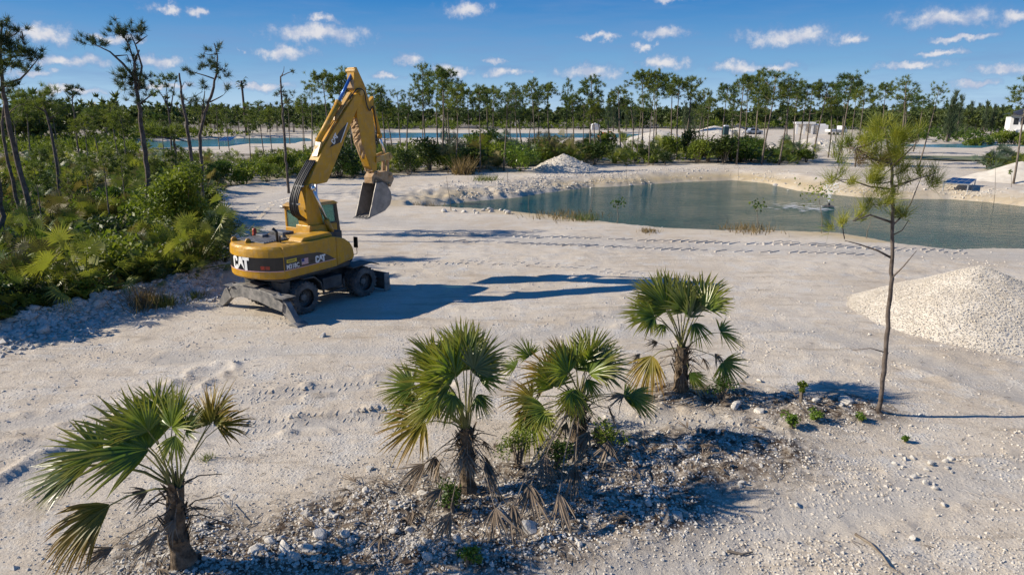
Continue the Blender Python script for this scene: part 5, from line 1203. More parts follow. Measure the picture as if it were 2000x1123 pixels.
tuft('tall straw-coloured grass tuft at the thicket edge', 285, 604, 260, .95, 1.2, 'dry', 1)
tuft('short green grass tuft beside the straw-coloured one', 328, 600, 220, .55, .8, 'grass', 2)
tuft('low dry grass tuft on the gravel near the rear stabiliser', 385, 585, 90, .4, .6, 'grass', 3)
tuft('dry reddish grass patch on the near pond edge in the middle', 1100, 424, 320, .45, 4.5, 'dry', 4, .02)
tuft('olive grass clump on the near pond edge', 1140, 430, 120, .6, 1.6, 'grass', 5, .02)
tuft('brown weed patch on the sand before the pond', 1265, 453, 90, .35, 1.2, 'dry', 6, .02)
tuft('grass patch on the near pond edge under the leafy sapling', 1460, 452, 220, .5, 3.0, 'dry', 7, .02)
tuft('bushy weed on the far pond bank at its narrow end', 825, 388, 260, .9, 3.2, 'dry', 8, .03)
tuft('green weed on the far bank slope', 950, 352, 160, .7, 2.6, 'grass', 9, .03)
tuft('upright green weed at the far waterline', 1090, 372, 90, 1.4, .8, 'grass', 10, .04)
tuft('tall dry grass before the trees near the stone heap', 905, 340, 200, 2.2, 2.6, 'dry', 12, .06)
tuft('fine yellow-green weed beside the wind-blown palm', 405, 895, 40, .22, .35, 'grass', 13, .008)
for q, (lab, px_, py_, r_, h_) in enumerate([('low bright-leaved weed among rubble beside the slender pine', 1548, 838, .24, .34), ('small leafy weed left of the slender pine foot', 1590, 828, .20, .22), ('tiny green weed on the rubble under the slender pine', 1680, 828, .14, .18), ('smallest green sprig on the pale rubble below the slender pine', 1768, 862, .10, .14),
                                             ('green weed at the foot of the middle palm clump', 915, 1112, .22, .26), ('dark leafy bush beneath the hanging leaf of the furthest palm', 1408, 790, .42, .62), ('thin leafy bush beside the middle palms', 1185, 900, .42, .7), ('low bush at the foot of the upright palm', 885, 1010, .38, .55), ('leafy undergrowth around the stem of the yellow-green palm', 1120, 830, .38, .75), ('dark tangled bush between the stems of the two middle palms', 1012, 925, .5, .8), ('dark bush below the hanging dead fronds of the yellow-green palm', 1085, 925, .42, .6), ('single upright leafy sprig near the bright-leaved weed', 1563, 800, .13, .6)]):
    a_, b_ = shrub_mb(120 + q, r_, h_, int(220 + 420 * r_ * 2), .035, .9, 6); p = at(px_, py_); root = thing('weed', lab, 'weed', (p[0], p[1], gz(p[0], p[1])))
    a_.build('foliage', M['shrub_bright' if q < 5 else 'shrub'], root); b_.build('stems', M['twig'], root)
# palmetto clump at the right edge behind the gravel heap
for q in range(9):
    p = at(1940 + q * 26 + rg.uniform(-10, 10), 338 + rg.uniform(-8, 6)); put_palmetto(p[0], p[1], rg.uniform(1.8, 2.6), 'bright palmetto in the clump behind the pale heap near the solar panels', 'palmettos in the clump near the solar panels', rg.uniform(0, 6))
for q in range(5):
    p = at(1925 + q * 40, 336 + rg.uniform(-6, 6)); put_shrub(p[0], p[1], rg.uniform(1.2, 1.7), 'green shrub in the clump behind the pale heap near the solar panels', 'shrubs in the clump near the solar panels', rg.uniform(0, 6))
for q in range(7):
    p = at(1905 + q * 24, 279 + rg.uniform(-1, 2)); put_shrub(p[0], p[1], rg.uniform(2.0, 2.7), 'tall hedge shrub before the white house with the dark roof', 'hedge shrubs before the white house', rg.uniform(0, 6), rg.uniform(.8, 1.1))
# saplings and thin stakes along the pond
def sapling(label, bpx, tpx, leafy, seed):
    p = at(*bpx); D = p[1]; base = np.array([p[0], D, gz(p[0], D)]); top = aty(tpx[0], tpx[1], D); rg_ = np.random.RandomState(seed); rt = thing('sapling', label, 'sapling', tuple(base)); mb = MB(); ln = np.linalg.norm(top - base)
    pts = [base, base + (top - base) * .35 + np.array([.04 * ln * rg_.normal(), 0, 0]), base + (top - base) * .7 + np.array([.03 * ln * rg_.normal(), 0, 0]), top]; mb.tube(pts, [.022, .018, .014, .008], 5)
    mb.build('stem', M['twig'], rt, off=base)
    if leafy:
        C = np.array([top + rg_.normal(0, 1, 3) * np.array([.35, .35, .28]) * leafy for q in range(int(90 * leafy))]); u = nrm(rg_.normal(0, 1, 3)); lf = MB()
        a_ = rg_.normal(0, 1, C.shape); a_ /= np.linalg.norm(a_, axis=1)[:, None]; b_ = np.cross(a_, rg_.normal(0, 1, C.shape)); b_ /= np.linalg.norm(b_, axis=1)[:, None]
        V = np.stack([C - a_ * .09, C + b_ * .05, C + a_ * .09, C - b_ * .05], 1).reshape(-1, 3); lf.arr(V, np.arange(len(V)).reshape(-1, 4)); lf.build('leaves', M['shrub'], rt, off=base)
for q, (lab, b_, t_, lf) in enumerate([('bare sapling at the near pond edge in the middle', (1156, 426), (1160, 355), 0), ('sapling with scattered leaves at the near pond edge', (1205, 437), (1208, 396), .6), ('leafy-topped sapling standing before the fountain', (1604, 458), (1598, 372), 1.1),
                                       ('thin bare sapling in front of the water near the slender pine', (1692, 468), (1701, 424), 0), ('short sapling with one leaf cluster by the near shore', (1478, 450), (1480, 400), .6), ('bare stake on the narrow end of the pond', (881, 412), (872, 345), 0),
                                       ('tall bare stake on the far bank slope', (992, 355), (988, 290), 0), ('thin stake on the far bank near the stone heap', (1226, 345), (1225, 316), 0), ('thin stake in the middle of the far bank', (1443, 337), (1440, 315), 0), ('tall stake beside the solar panels', (1945, 378), (1944, 325), 0), ('short twig stake beside the pale heap', (1975, 366), (1974, 335), .3), ('bare weed stem on the near shore', (1036, 416), (1034, 380), 0)]):
    sapling(lab, b_, t_, lf, 300 + q)

# ------------------------------------------------------------------ gravel heaps
def heap(label, cx, cy, base_r, h, stones, seed, sx=1.0, ridge=(0, 0), ss=.05):
    z0_ = gz(cx, cy) - .05; rg_ = np.random.RandomState(seed); rt = thing('gravel_heap', label, 'gravel heap', (cx, cy, z0_))

    def zf(x, y):
        d1 = np.hypot(x / sx, y) / base_r; t_ = np.clip(((x * ridge[0] + y * ridge[1]) / (ridge[0] ** 2 + ridge[1] ** 2 + 1e-9)), 0, 1) if ridge != (0, 0) else 0
        d2 = np.hypot((x - ridge[0] * t_) / sx, y - ridge[1] * t_) / base_r
        c_ = np.clip(1 - d2 * (1 + .22 * vn(x + cx, y + cy, 1.6, seed)), 0, 1)
        return h * (c_ - .015 * np.exp(-(d2 / .13) ** 2)) + .05 * vn(x + cx, y + cy, .5, seed + 1) * (c_ > 0) + .10 * vn(x + cx, y + cy, 1.3, seed + 2) * c_
    zraw = zf
    zf = lambda x, y: zraw(x, y) + hgt(x + cx, y + cy) - z0_ - .15 * np.clip(np.hypot(x / sx, y) / base_r - .85, 0, 1.5)
    n = 100; ext = base_r * 1.15; R_ = abs(ridge[0]) + ext * sx
    xs = np.linspace(-R_, R_, n); ys = np.linspace(-ext - abs(ridge[1]), ext + abs(ridge[1]), n); XX, YY = np.meshgrid(xs, ys); ZZ = zf(XX.ravel(), YY.ravel()) - .03
    V = np.stack([XX.ravel(), YY.ravel(), ZZ], 1); i_ = np.arange(n - 1)[:, None] * n; j_ = np.arange(n - 1)[None, :]; mb = MB(); mb.arr(V, np.stack([i_ + j_, i_ + j_ + 1, i_ + n + j_ + 1, i_ + n + j_], -1).reshape(-1, 4)); mb.build('mound', M['gravel'], rt, smooth=True)
    if stones:
        a = rg_.uniform(0, 2 * np.pi, stones); r_ = base_r * np.sqrt(rg_.uniform(0, 1.05, stones)); t_ = rg_.rand(stones); x = r_ * np.cos(a) * sx + ridge[0] * t_; y = r_ * np.sin(a) + ridge[1] * t_; z = zf(x, y); stone_cloud(np.stack([x, y, z - ss * .35], 1), ss * rg_.uniform(.5, 1.6, stones) * np.where(rg_.rand(stones) < .03, 2.0, 1), rg_, 'gravel', M['gravel'], rt)
    return rt


OCT = np.array([(1, 0, 0), (-1, 0, 0), (0, 1, 0), (0, -1, 0), (0, 0, 1), (0, 0, -1)], float); OCF = np.array([(0, 2, 4), (2, 1, 4), (1, 3, 4), (3, 0, 4), (2, 0, 5), (1, 2, 5), (3, 1, 5), (0, 3, 5)])


def stone_cloud(P, s_, rg_, name, m, parent=None):
    n = len(P); q = rg_.normal(0, 1, (n, 3, 3)); Q = np.linalg.qr(q)[0]; sc_ = rg_.uniform(.6, 1.25, (n, 6, 1)) * s_[:, None, None]
    V = (np.einsum('nij,kj->nki', Q, OCT) * sc_ * np.array([1, 1, .75]) + P[:, None, :]).reshape(-1, 3); Fa = (OCF[None] + 6 * np.arange(n)[:, None, None]).reshape(-1, 3)
    mb = MB(); mb.arr(V, Fa); return tag(mb.build(name, m, parent), kind='stuff')


pc = at(1880, 640); heap('large heap of pale crushed stone beside the slender pine', 14.5, 20.6, 3.75, 1.72, 45000, 3, 1.0, (.2, -.05), .013)
pc = at(1100, 330); heap('small grey gravel heap on the far bank before the trees', pc[0], pc[1], 3.4, 1.75, 2500, 5, 1.1, (0, 0), .07)
pc = at(1990, 352); heap('white sand heap beside the solar panels', pc[0], pc[1], 4.2, 1.9, 0, 7, 1.25)

# ------------------------------------------------------------------ rocks, gravel, litter
def rock_mesh(seed):
    b_ = bmesh.new(); bmesh.ops.create_icosphere(b_, subdivisions=2, radius=1); rg_ = np.random.RandomState(seed); pl = [(nrm(rg_.normal(0, 1, 3)), rg_.uniform(.5, .85)) for q in range(9)]
    for v in b_.verts:
        p = np.array(v.co)
        for n_, d in pl:
            t_ = p @ n_
            if t_ > d: p = p - n_ * (t_ - d)
        p *= rg_.uniform(.95, 1.05); v.co = Vector(p * np.array([1.1, .9, .7]))
    me_ = bpy.data.meshes.new('rock'); b_.to_mesh(me_); b_.free(); me_.materials.append(M['rock']); return me_


RM = [rock_mesh(q) for q in range(7)]


def rock(x, y, s_, label, group):
    o = bpy.data.objects.new('rock', RM[rg.randrange(7)]); COL.objects.link(o); o.location = (x, y, gz(x, y) + s_ * .25); o.scale = (s_, s_ * rg.uniform(.8, 1.2), s_ * rg.uniform(.75, 1.1)); o.rotation_euler = (rg.uniform(-.5, .5), rg.uniform(-.5, .5), rg.uniform(0, 6.28)); tag(o, label, 'rock', group)


edge = [(0, 655), (40, 640), (90, 630), (150, 615), (200, 608), (250, 590), (310, 582), (360, 575), (400, 562), (430, 560)]
for q in range(82):
    f = rg.uniform(0, len(edge) - 1.001); i_ = int(f); a_ = edge[i_]; b_ = edge[i_ + 1]; px_ = a_[0] + (b_[0] - a_[0]) * (f - i_); py_ = a_[1] + (b_[1] - a_[1]) * (f - i_) + rg.gauss(0, 11) + (10 if px_ < 150 else 0)
    p = at(px_, py_); s_ = min(.42, .06 + abs(rg.gauss(0, .10))); rock(p[0], p[1], s_, 'pale limestone rock in the rubble bank along the thicket', 'rocks in the rubble bank along the thicket')
for (px_, py_, s_, lab) in [(1035, 1040, .17, 'large pale boulder under the hanging dead leaves of the middle palms'), (1650, 795, .17, 'rounded white rock left of the slender pine foot'), (500, 870, .02, None), (895, 1070, .10, 'white rock between the dead leaves at the foot of the middle clump'), (1435, 800, .16, 'upright white rock beside the bush under the furthest palm'), (1190, 918, .12, 'flat white stone at the shaded edge beside the middle palms'), (630, 657, .14, 'grey lump of earth on the open ground in front of the excavator'), (520, 0, 0, None), (1700, 770, 0, None), (175, 598, .34, 'largest rock in the rubble bank below the bushes'), (1890, 945, .0, None)]:
    if lab: p = at(px_, py_); rock(p[0], p[1], s_, lab, None)
for q in range(112):
    a_, b_, r_ = LIT[rg.randrange(len(LIT))]; x = a_ + rg.gauss(0, r_ * .6); y = b_ + rg.gauss(0, r_ * .5); rock(x, y, min(.13, .03 + abs(rg.gauss(0, .048))), 'small white limestone rock in the rubble under the palms', 'rocks in the rubble under the palms')
for q in range(48):
    p = at(rg.uniform(1240, 1990), rg.uniform(880, 1110)) if q < 20 else at(rg.gauss(1800 + 3 * (q - 34), 40), rg.gauss(930 + 3 * (q - 34), 22)); rock(p[0], p[1], rg.uniform(.025, .075), 'small white stone on the trampled foreground rubble', 'stones on the foreground rubble')
for q in range(34):
    px_ = rg.uniform(820, 1560); py_ = np.interp(px_, [820, 1000, 1150, 1430, 1560], [402, 384, 363, 349, 368]) - abs(rg.gauss(0, 3)); p = at(px_, py_, -.4); rock(p[0], p[1], rg.uniform(.12, .34), 'broken rock on the far pond bank', 'rocks on the far pond bank')
for q in range(14):
    p = at(rg.uniform(855, 1000), 414 + rg.gauss(0, 2)); rock(p[0], p[1], rg.uniform(.08, .25), 'white rock on the near edge of the pond', 'rocks on the near edge of the pond')
rgn = np.random.RandomState(9)
# crumbs of stone over the ground, thick in the rubble and thin elsewhere
N_ = 26000; px_ = rgn.uniform(-60, 2060, N_ * 3); py_ = 560 + 620 * rgn.rand(N_ * 3) ** .8
GX, GY = [], []
P_ = np.array([at(a_, b_) for a_, b_ in zip(px_[:N_ * 2], py_[:N_ * 2])]); lm = litter(P_[:, 0], P_[:, 1]); clus = vn(P_[:, 0], P_[:, 1], 1.5, 50) + vn(P_[:, 0], P_[:, 1], .5, 51)
keep = (rgn.rand(len(P_)) < .08 + .8 * lm + .5 * np.clip(clus, 0, 1)) & (np.hypot(P_[:, 0], P_[:, 1]) < 26) & (sdist(P_[:, 0], P_[:, 1], THICK) > .3); P_ = P_[keep]
P_[:, 2] = hgt(P_[:, 0], P_[:, 1]) + .004; sz = np.minimum(.045, .007 + np.abs(rgn.normal(0, .010, len(P_)))) * (1 + .7 * litter(P_[:, 0], P_[:, 1]))
stone_cloud(P_, sz, rgn, 'gravel', M['rock'])
fb_ = rgn.uniform(.2, 6.5, 14000); ii = rgn.randint(0, len(FARL) - 2, 14000); tt_ = rgn.rand(14000); FL = np.array(FARL)
Pb = FL[ii] * (1 - tt_[:, None]) + FL[ii + 1] * tt_[:, None]; dirs = np.stack([rgn.normal(0, .4, 14000), np.ones(14000)], 1); Pb = Pb + dirs * fb_[:, None]
sp_ = sdist(Pb[:, 0], Pb[:, 1], POND); kp = (sp_ > .2) & (rgn.rand(14000) < np.clip(.10 + .9 * vn(Pb[:, 0], Pb[:, 1], 3, 70) + .22 * (Pb[:, 0] < 12), 0.04, 1)) & (Pb[:, 1] < 90); Pb = Pb[kp]
stone_cloud(np.stack([Pb[:, 0], Pb[:, 1], hgt(Pb[:, 0], Pb[:, 1]) + .02], 1), .025 + np.abs(rgn.normal(0, .05, len(Pb))), rgn, 'bank_rubble', M['gravel'])
pxs = rgn.uniform(-40, 2040, 30000); pys = 440 + 690 * rgn.rand(30000) ** .8; Pc = np.array([at(a_, b_) for a_, b_ in zip(pxs, pys)])
cl_ = vn(Pc[:, 0], Pc[:, 1], 2.2, 80) + .8 * vn(Pc[:, 0] * .5 + Pc[:, 1] * .2, Pc[:, 1], .7, 81); kp = (rgn.rand(30000) < np.clip(.0 + cl_ * 1.2, 0.02, 1)) & (sdist(Pc[:, 0], Pc[:, 1], THICK) > .5) & (sdist(Pc[:, 0], Pc[:, 1], POND) > .6); Pc = Pc[kp]
stone_cloud(np.stack([Pc[:, 0], Pc[:, 1], hgt(Pc[:, 0], Pc[:, 1]) + .006], 1), np.minimum(.06, .012 + np.abs(rgn.normal(0, .012, len(Pc)))) * (.7 + np.hypot(Pc[:, 0], Pc[:, 1]) / 30), rgn, 'clods', M['gravel'])
bank = []
while len(bank) < 3200:
    f = rgn.uniform(0, len(edge) - 1.001); i_ = int(f); a_ = edge[i_]; b_ = edge[i_ + 1]; p = at(a_[0] + (b_[0] - a_[0]) * (f - i_), a_[1] + (b_[1] - a_[1]) * (f - i_) + rgn.normal(0, 13) + (12 if f < 4 else 0)); bank.append((p[0], p[1], 0))
bank = np.array(bank); bank[:, 2] = hgt(bank[:, 0], bank[:, 1]) + .02; stone_cloud(bank, .025 + np.abs(rgn.normal(0, .05, len(bank))), rgn, 'rubble', M['rock'])
# twigs and leaf litter
tw = MB()
for q in range(1500):
    if q < 1150: a_, b_, r_ = LIT[rg.randrange(len(LIT))]; x = a_ + rg.gauss(0, r_ * .65); y = b_ + rg.gauss(0, r_ * .55)
    else: p = at(rg.uniform(0, 2000), rg.uniform(640, 1120)); x, y = p[0], p[1]
    an = rg.uniform(0, 6.28); ln = rg.uniform(.05, .35) * (1.25 if q < 1150 else .6); z = gz(x, y) + .012; c_, s_ = math.cos(an), math.sin(an); tw.tube([(x, y, z), (x + c_ * ln * .5, y + s_ * ln * .5 + rg.uniform(-.03, .03), z + rg.uniform(0, .03)), (x + c_ * ln, y + s_ * ln, gz(x + c_ * ln, y + s_ * ln) + .012)], [.006, .005, .003], 3, cap=False)
tag(tw.build('twigs', M['twig']), kind='stuff')
for q, (lab, pts_) in enumerate([('long curved dry branch lying on the foreground rubble', [(1670, 1045), (1700, 1062), (1722, 1085), (1738, 1110), (1760, 1121)]), ('short dry branch lying on the ground in front of the middle palms', [(1420, 1075), (1450, 1080), (1470, 1076)]), ('thin arched dry stalk beside the wind-blown palm', [(388, 980), (430, 982), (458, 1020), (468, 1036)])]):
    mb = MB(); P3 = [at(a_, b_) for a_, b_ in pts_]
    P3 = [np.array([p[0], p[1], gz(p[0], p[1]) + .03 + (.12 if q == 2 and 0 < i_ < 3 else 0)]) for i_, p in enumerate(P3)]; mb.tube(P3, [.022 - .004 * i_ if q != 2 else .008 for i_ in range(len(P3))], 6); o = mb.build('branch', M['twig']); tag(o, lab, 'branch')
lf = MB(); rng_ = random.Random(8)
for q in range(80):
    a_, b_, r_ = LIT[rng_.choice([0, 1, 1, 2, 2, 3, 3, 4, 5, 6, 7, 8, 10, 11, 12, 13])]; x = a_ + rng_.gauss(0, r_ * .5); y = b_ + rng_.gauss(0, r_ * .4); an = rng_.uniform(0, 6.28); add_frond(lf, np.array([x, y, gz(x, y) + .06]), np.array([math.cos(an), math.sin(an), .1]), np.array([0, 0, 1.0]), rng_.uniform(.3, .6), .5, rng_, n=9, droop=.12, dead=True)
tag(lf.build('leaf_litter', M['frond_dead']), kind='stuff')

# tyre prints: rows of pressed bars
def track(pts_px, offs, seed, pitch=.36, bar=(.42, .07, .035), skew=.6, skip=.12):
    mb = MB(); r_ = random.Random(seed); P = [at(a_, b_)[:2] for a_, b_ in pts_px]; L = np.concatenate([[0], np.cumsum([np.linalg.norm(P[i_ + 1] - P[i_]) for i_ in range(len(P) - 1)])]); s_ = 0
    while s_ < L[-1]:
        x = np.interp(s_, L, [p[0] for p in P]); y = np.interp(s_, L, [p[1] for p in P]); x2 = np.interp(s_ + .3, L, [p[0] for p in P]); y2 = np.interp(s_ + .3, L, [p[1] for p in P]); d = nrm([x2 - x, y2 - y, 0]); n_ = np.array([-d[1], d[0], 0])
        for of in offs:
            if r_.random() < skip + .25 * max(0, math.sin(s_ * .8 + of * 3)): continue
            c_ = np.array([x, y, 0]) + n_ * of; bd = nrm(n_ + d * skew); sd = np.array([-bd[1], bd[0], 0]); z = gz(c_[0], c_[1]); hl, hw_, hh_ = bar[0] / 2 * r_.uniform(.7, 1.1), bar[1] / 2, bar[2] * r_.uniform(.6, 1.2)
            Vb = [c_ - bd * hl - sd * hw_ * 1.6, c_ - bd * hl + sd * hw_ * 1.6, c_ + bd * hl + sd * hw_ * 1.6, c_ + bd * hl - sd * hw_ * 1.6]; Vt = [c_ - bd * hl * .8 - sd * hw_ * .4, c_ - bd * hl * .8 + sd * hw_ * .4, c_ + bd * hl * .8 + sd * hw_ * .4, c_ + bd * hl * .8 - sd * hw_ * .4]
            V = [(v[0], v[1], z - .02) for v in Vb] + [(v[0], v[1], z + hh_) for v in Vt]; mb.add(V, [(4, 5, 6, 7), (0, 1, 5, 4), (1, 2, 6, 5), (2, 3, 7, 6), (3, 0, 4, 7)])
        s_ += pitch * r_.uniform(.92, 1.08)
    if mb.n: tag(mb.build('tyre_prints', M['ground']), kind='stuff')


track([(905, 463), (1000, 466), (1200, 474), (1420, 483), (1600, 490), (1760, 498)], (-.9, 1.1), 1, .40, (.9, .09, .036), 1.0, .03)
track([(1500, 476), (1640, 486), (1760, 492), (1900, 497)], (.0, .5), 2, .40, (.7, .09, .034), .9, .05)
track([(800, 452), (950, 458), (1060, 463)], (0,), 3, .40, (.8, .09, .034), .9, .05)
track([(490, 776), (600, 766), (740, 752)], (0, .32), 4, .15, (.26, .07, .013), .3, .0)
track([(480, 838), (600, 822), (760, 806)], (0, .34), 5, .15, (.26, .07, .013), .3, .0)
track([(1180, 830), (1290, 820), (1400, 836), (1500, 850)], (0, .3), 6, .14, (.22, .055, .016), .3, .05)
track([(1440, 1110), (1560, 1030), (1650, 990), (1780, 960)], (0, .16, .32, .48, .64), 7, .12, (.09, .06, .010), skip=.35)
track([(760, 520), (900, 512), (1100, 520), (1250, 540)], (0, .5), 8, .3, (.4, .07, .02), skip=.3)
track([(560, 480), (480, 440), (520, 400), (600, 380)], (-.4, .4), 9, .3, (.4, .08, .04), skip=.3)

# ------------------------------------------------------------------ pond furniture
p = at(1618, 404, ZW); ft = thing('fountain', 'small floating fountain throwing thin jets on the pond', 'fountain', (p[0], p[1], ZW))
fb = MB(); fb.lathe([(0, -.05), (.42, -.05), (.45, .04), (.3, .09), (.1, .12), (.1, .3), (0, .3)], 18, 'z'); fb.build('float', M['dark'], ft)
fj = MB(); rgf = np.random.RandomState(4)
for q in range(14):
    a_ = q * 2 * math.pi / 14 + rgf.uniform(-.1, .1); v_ = rgf.uniform(.35, .7); hz = rgf.uniform(1.5, 2.4)
    for s_ in np.linspace(.05, 1, 22):
        tt = s_; r_ = v_ * tt * 1.5; z = .3 + hz * (2.1 * tt - 1.75 * tt * tt); c_ = np.array([r_ * math.cos(a_), r_ * math.sin(a_), z]) + rgf.normal(0, .02 + .06 * tt, 3); s2 = .014 + .010 * rgf.rand(); fj.add((OCT * s2 * np.array([1, 1, 2.2]) + c_).tolist(), OCF.tolist())
tag(fj.build('water_jets', M['spray'], ft), kind='stuff')
fm = MB()
for q in range(80): c_ = np.array([-2.0 + rgf.normal(0, 1.5), rgf.normal(0, .9) - .6, .012]); a_ = rgf.uniform(.08, .22); fm.add([(c_[0] - a_ * 2, c_[1], .012), (c_[0], c_[1] - a_ * .4, .015), (c_[0] + a_ * 2, c_[1], .012), (c_[0], c_[1] + a_ * .4, .014)], [(0, 1, 2, 3)])
tag(fm.build('foam', M['spray'], ft), kind='stuff')


def solar(label, fl, fr, bl_, br_, zt_f, zt_b, nx, ny, group=None):
    """fl.. are ground points below the four corners of the array"""
    c_ = (fl + fr + bl_ + br_) / 4; rt = thing('solar_array', label, 'solar panels', (c_[0], c_[1], gz(c_[0], c_[1])))
    o_ = np.array(rt.location); tp = lambda u, v, dz=0: (fl * (1 - u) * (1 - v) + fr * u * (1 - v) + bl_ * (1 - u) * v + br_ * u * v) + np.array([0, 0, zt_f + (zt_b - zt_f) * v + dz])
    for i_ in range(nx):
        for j_ in range(ny):
            e_ = .02; u0, u1, v0, v1 = (i_ + e_) / nx, (i_ + 1 - e_) / nx, (j_ + e_) / ny, (j_ + 1 - e_) / ny; mb = MB(); Q = [tp(u0, v0), tp(u1, v0), tp(u1, v1), tp(u0, v1)]; mb.add([q - np.array([0, 0, .05]) for q in Q] + Q, [(3, 2, 1, 0), (4, 5, 6, 7), (0, 1, 5, 4), (1, 2, 6, 5), (2, 3, 7, 6), (3, 0, 4, 7)]); po = mb.build('panel', M['alu'], rt, off=o_)
            e2 = .045; u0, u1, v0, v1 = (i_ + e2) / nx, (i_ + 1 - e2) / nx, (j_ + e2) / ny, (j_ + 1 - e2) / ny; cl = MB(); cl.add([tp(u0, v0, .004), tp(u1, v0, .004), tp(u1, v1, .004), tp(u0, v1, .004)], [(0, 1, 2, 3)]); cl.build('cells', M['panel'], po, off=o_)
    for (u, v) in ((.04, .05), (.96, .05), (.04, .95), (.96, .95)): q = tp(u, v); lg = MB(); lg.tube([(q[0], q[1], min(gz(q[0], q[1]), q[2] - .3) - .1), (q[0], q[1], q[2] - .05)], .05, 6); lg.build('leg', M['alu'], rt, off=o_)
    rl = MB()
    for v in (.05, .95): rl.tube([tp(0, v, -.09), tp(1, v, -.09)], .04, 5)
    rl.build('rail', M['alu'], rt, off=o_)


fl = on_ground(1838, 373); fr = on_ground(1890, 377); solar('solar panel table on four legs at the far pond shore', fl, fr, on_ground(1859, 360), on_ground(1906, 363), .72, .60, 4, 2)
fl = at(425, 280); fr = at(450, 279.4); solar('distant solar panel table on the bank of the far water', fl, fr, fl + np.array([-1, 6, 0]), fr + np.array([-1, 6, 0]), .4, 1.1, 4, 1)


# ------------------------------------------------------------------ far things
def car(label, px_, py_, m, rz, kind='car', s_=1.0):
    p = at(px_, py_); rt = thing(kind, label, 'car' if kind == 'car' else kind, (p[0], p[1], gz(p[0], p[1])), rz)
    bd = MB()
    if kind == 'car': bd.prism([(-2.1, .35), (-2.15, .8), (-1.9, .95), (-1.5, 1.0), (-1.2, 1.5), (.5, 1.52), (1.1, 1.02), (1.95, .9), (2.15, .65), (2.1, .35)], -.85, .85)
    else: bd.box(-2.6, .9, -.95, .95, .75, .95); bd.prism([(1.0, .5), (1.0, 2.2), (1.9, 2.2), (2.5, 1.4), (2.6, .5)], -.95, .95); bd.box(-2.6, .9, -.95, .95, 1.0, 1.35)
    bd.build('body', M[m], rt, bevel=.06)
    for (a_, b_) in ((-1.3, -.8), (-1.3, .8), (1.3, -.8), (1.3, .8)): wh = MB(); wh.tube([(a_, b_ - .1, .33), (a_, b_ + .1, .33)], .34, 14); wh.build('wheel', M['tyre'], rt)
    for s2 in (-1, 1):
        g_ = MB()
        if kind == 'car': g_.prism([(-1.3, 1.03), (-1.12, 1.42), (.45, 1.44), (.9, 1.05)], s2 * .856 - .004, s2 * .856 + .004)
        else: g_.prism([(1.2, 1.45), (1.2, 2.05), (1.8, 2.05), (2.2, 1.45)], s2 * .956 - .004, s2 * .956 + .004)
        g_.build('window', M['window'], rt)
    rt.scale = (s_,) * 3
car('small white truck parked beside the unfinished white building', 1632, 264, 'carwhite', 0.3, 'truck', 1.1)
car('black car parked near the unfinished white building', 1460, 262, 'cardark', 0.2, s_=1.15)
car('silver car parked behind the black one', 1472, 263, 'carsilver', 0.1, s_=1.1)
car('white car on the road behind the pines', 1018, 249, 'carwhite', 0.2, s_=1.2)
car('dark car parked near the house with the dark roof', 1875, 247, 'cardark', 0.1, s_=1.1)
car('silver car parked beside the house with the dark roof', 1890, 247, 'carsilver', 0.1, s_=1.1)
# unfinished white building
p = at(1583, 263); ub = thing('white_building', 'unfinished white flat-roofed block with open bays beyond the pond', 'building', (p[0], p[1], gz(p[0], p[1])), -.25)
k_ = 1 / pxm(p[1], 2); W_ = 58 * k_; Hh = 20 * k_
wl = MB(); wl.box(-W_ / 2, W_ / 2, 2.6, 2.8, 0, Hh); wl.box(W_ * .18, W_ / 2, -1.5, 2.6, 0, Hh * .9); wl.build('wall', M['whitewall'], ub)
rf = MB(); rf.box(-W_ / 2 - .2, W_ * .1, -1.7, 2.9, Hh, Hh + .5); rf.build('roof', M['whitewall'], ub)
for x in (-W_ / 2, -W_ * .27, -W_ * .02): c2 = MB(); c2.box(x, x + .55, -1.5, -1.0, 0, Hh); c2.build('column', M['whitewall'], ub)
# house with dark roof
p = at(2004, 274); hs_ = thing('house', 'white two-storey house with a dark hipped roof among trees', 'house', (p[0], p[1], 0), -.52); k_ = 1 / pxm(p[1], 3)
W_ = 80 * k_; Hh = 48 * k_
a_ = MB(); a_.box(-W_ * .42, W_ * .6, -4, 6, 0, Hh); a_.box(-W_ * .30, 0, -6, -4, 0, Hh * .45); a_.build('wall', M['whitewall'], hs_)
r_ = MB(); x0_, x1_ = -W_ * .5, W_ * .68; r_.add([(x0_, -5.5, Hh), (x1_, -5.5, Hh), (x1_, 7.5, Hh), (x0_, 7.5, Hh), (x0_ + 5, 1, Hh + 17 * k_), (x1_ - 5, 1, Hh + 17 * k_)], [(0, 1, 5, 4), (1, 2, 5), (2, 3, 4, 5), (3, 0, 4), (3, 2, 1, 0)]); r_.build('roof', M['roofdark'], hs_)
for x in (-.36, -.22, -.06, .10): wn = MB(); wn.box(W_ * x, W_ * (x + .1), -4.03, -3.99, Hh * .62, Hh * .88); wn.build('window', M['window'], hs_)
wn = MB(); wn.box(-W_ * .22, -W_ * .08, -6.03, -5.99, 0, Hh * .36); wn.build('door', M['window'], hs_)
p = at(1162, 254); lb_ = thing('shed', 'long low white shed seen between the pines', 'shed', (p[0], p[1], 0)); k_ = 1 / pxm(p[1], 2); a_ = MB(); a_.box(-8 * k_, 8 * k_, -2, 2, 0, 9 * k_); a_.build('wall', M['whitewall'], lb_); a_ = MB(); a_.prism([(-9 * k_, 9 * k_), (0, 13 * k_), (9 * k_, 9 * k_)], -2.3, 2.3); a_.build('roof', M['whitewall'], lb_)
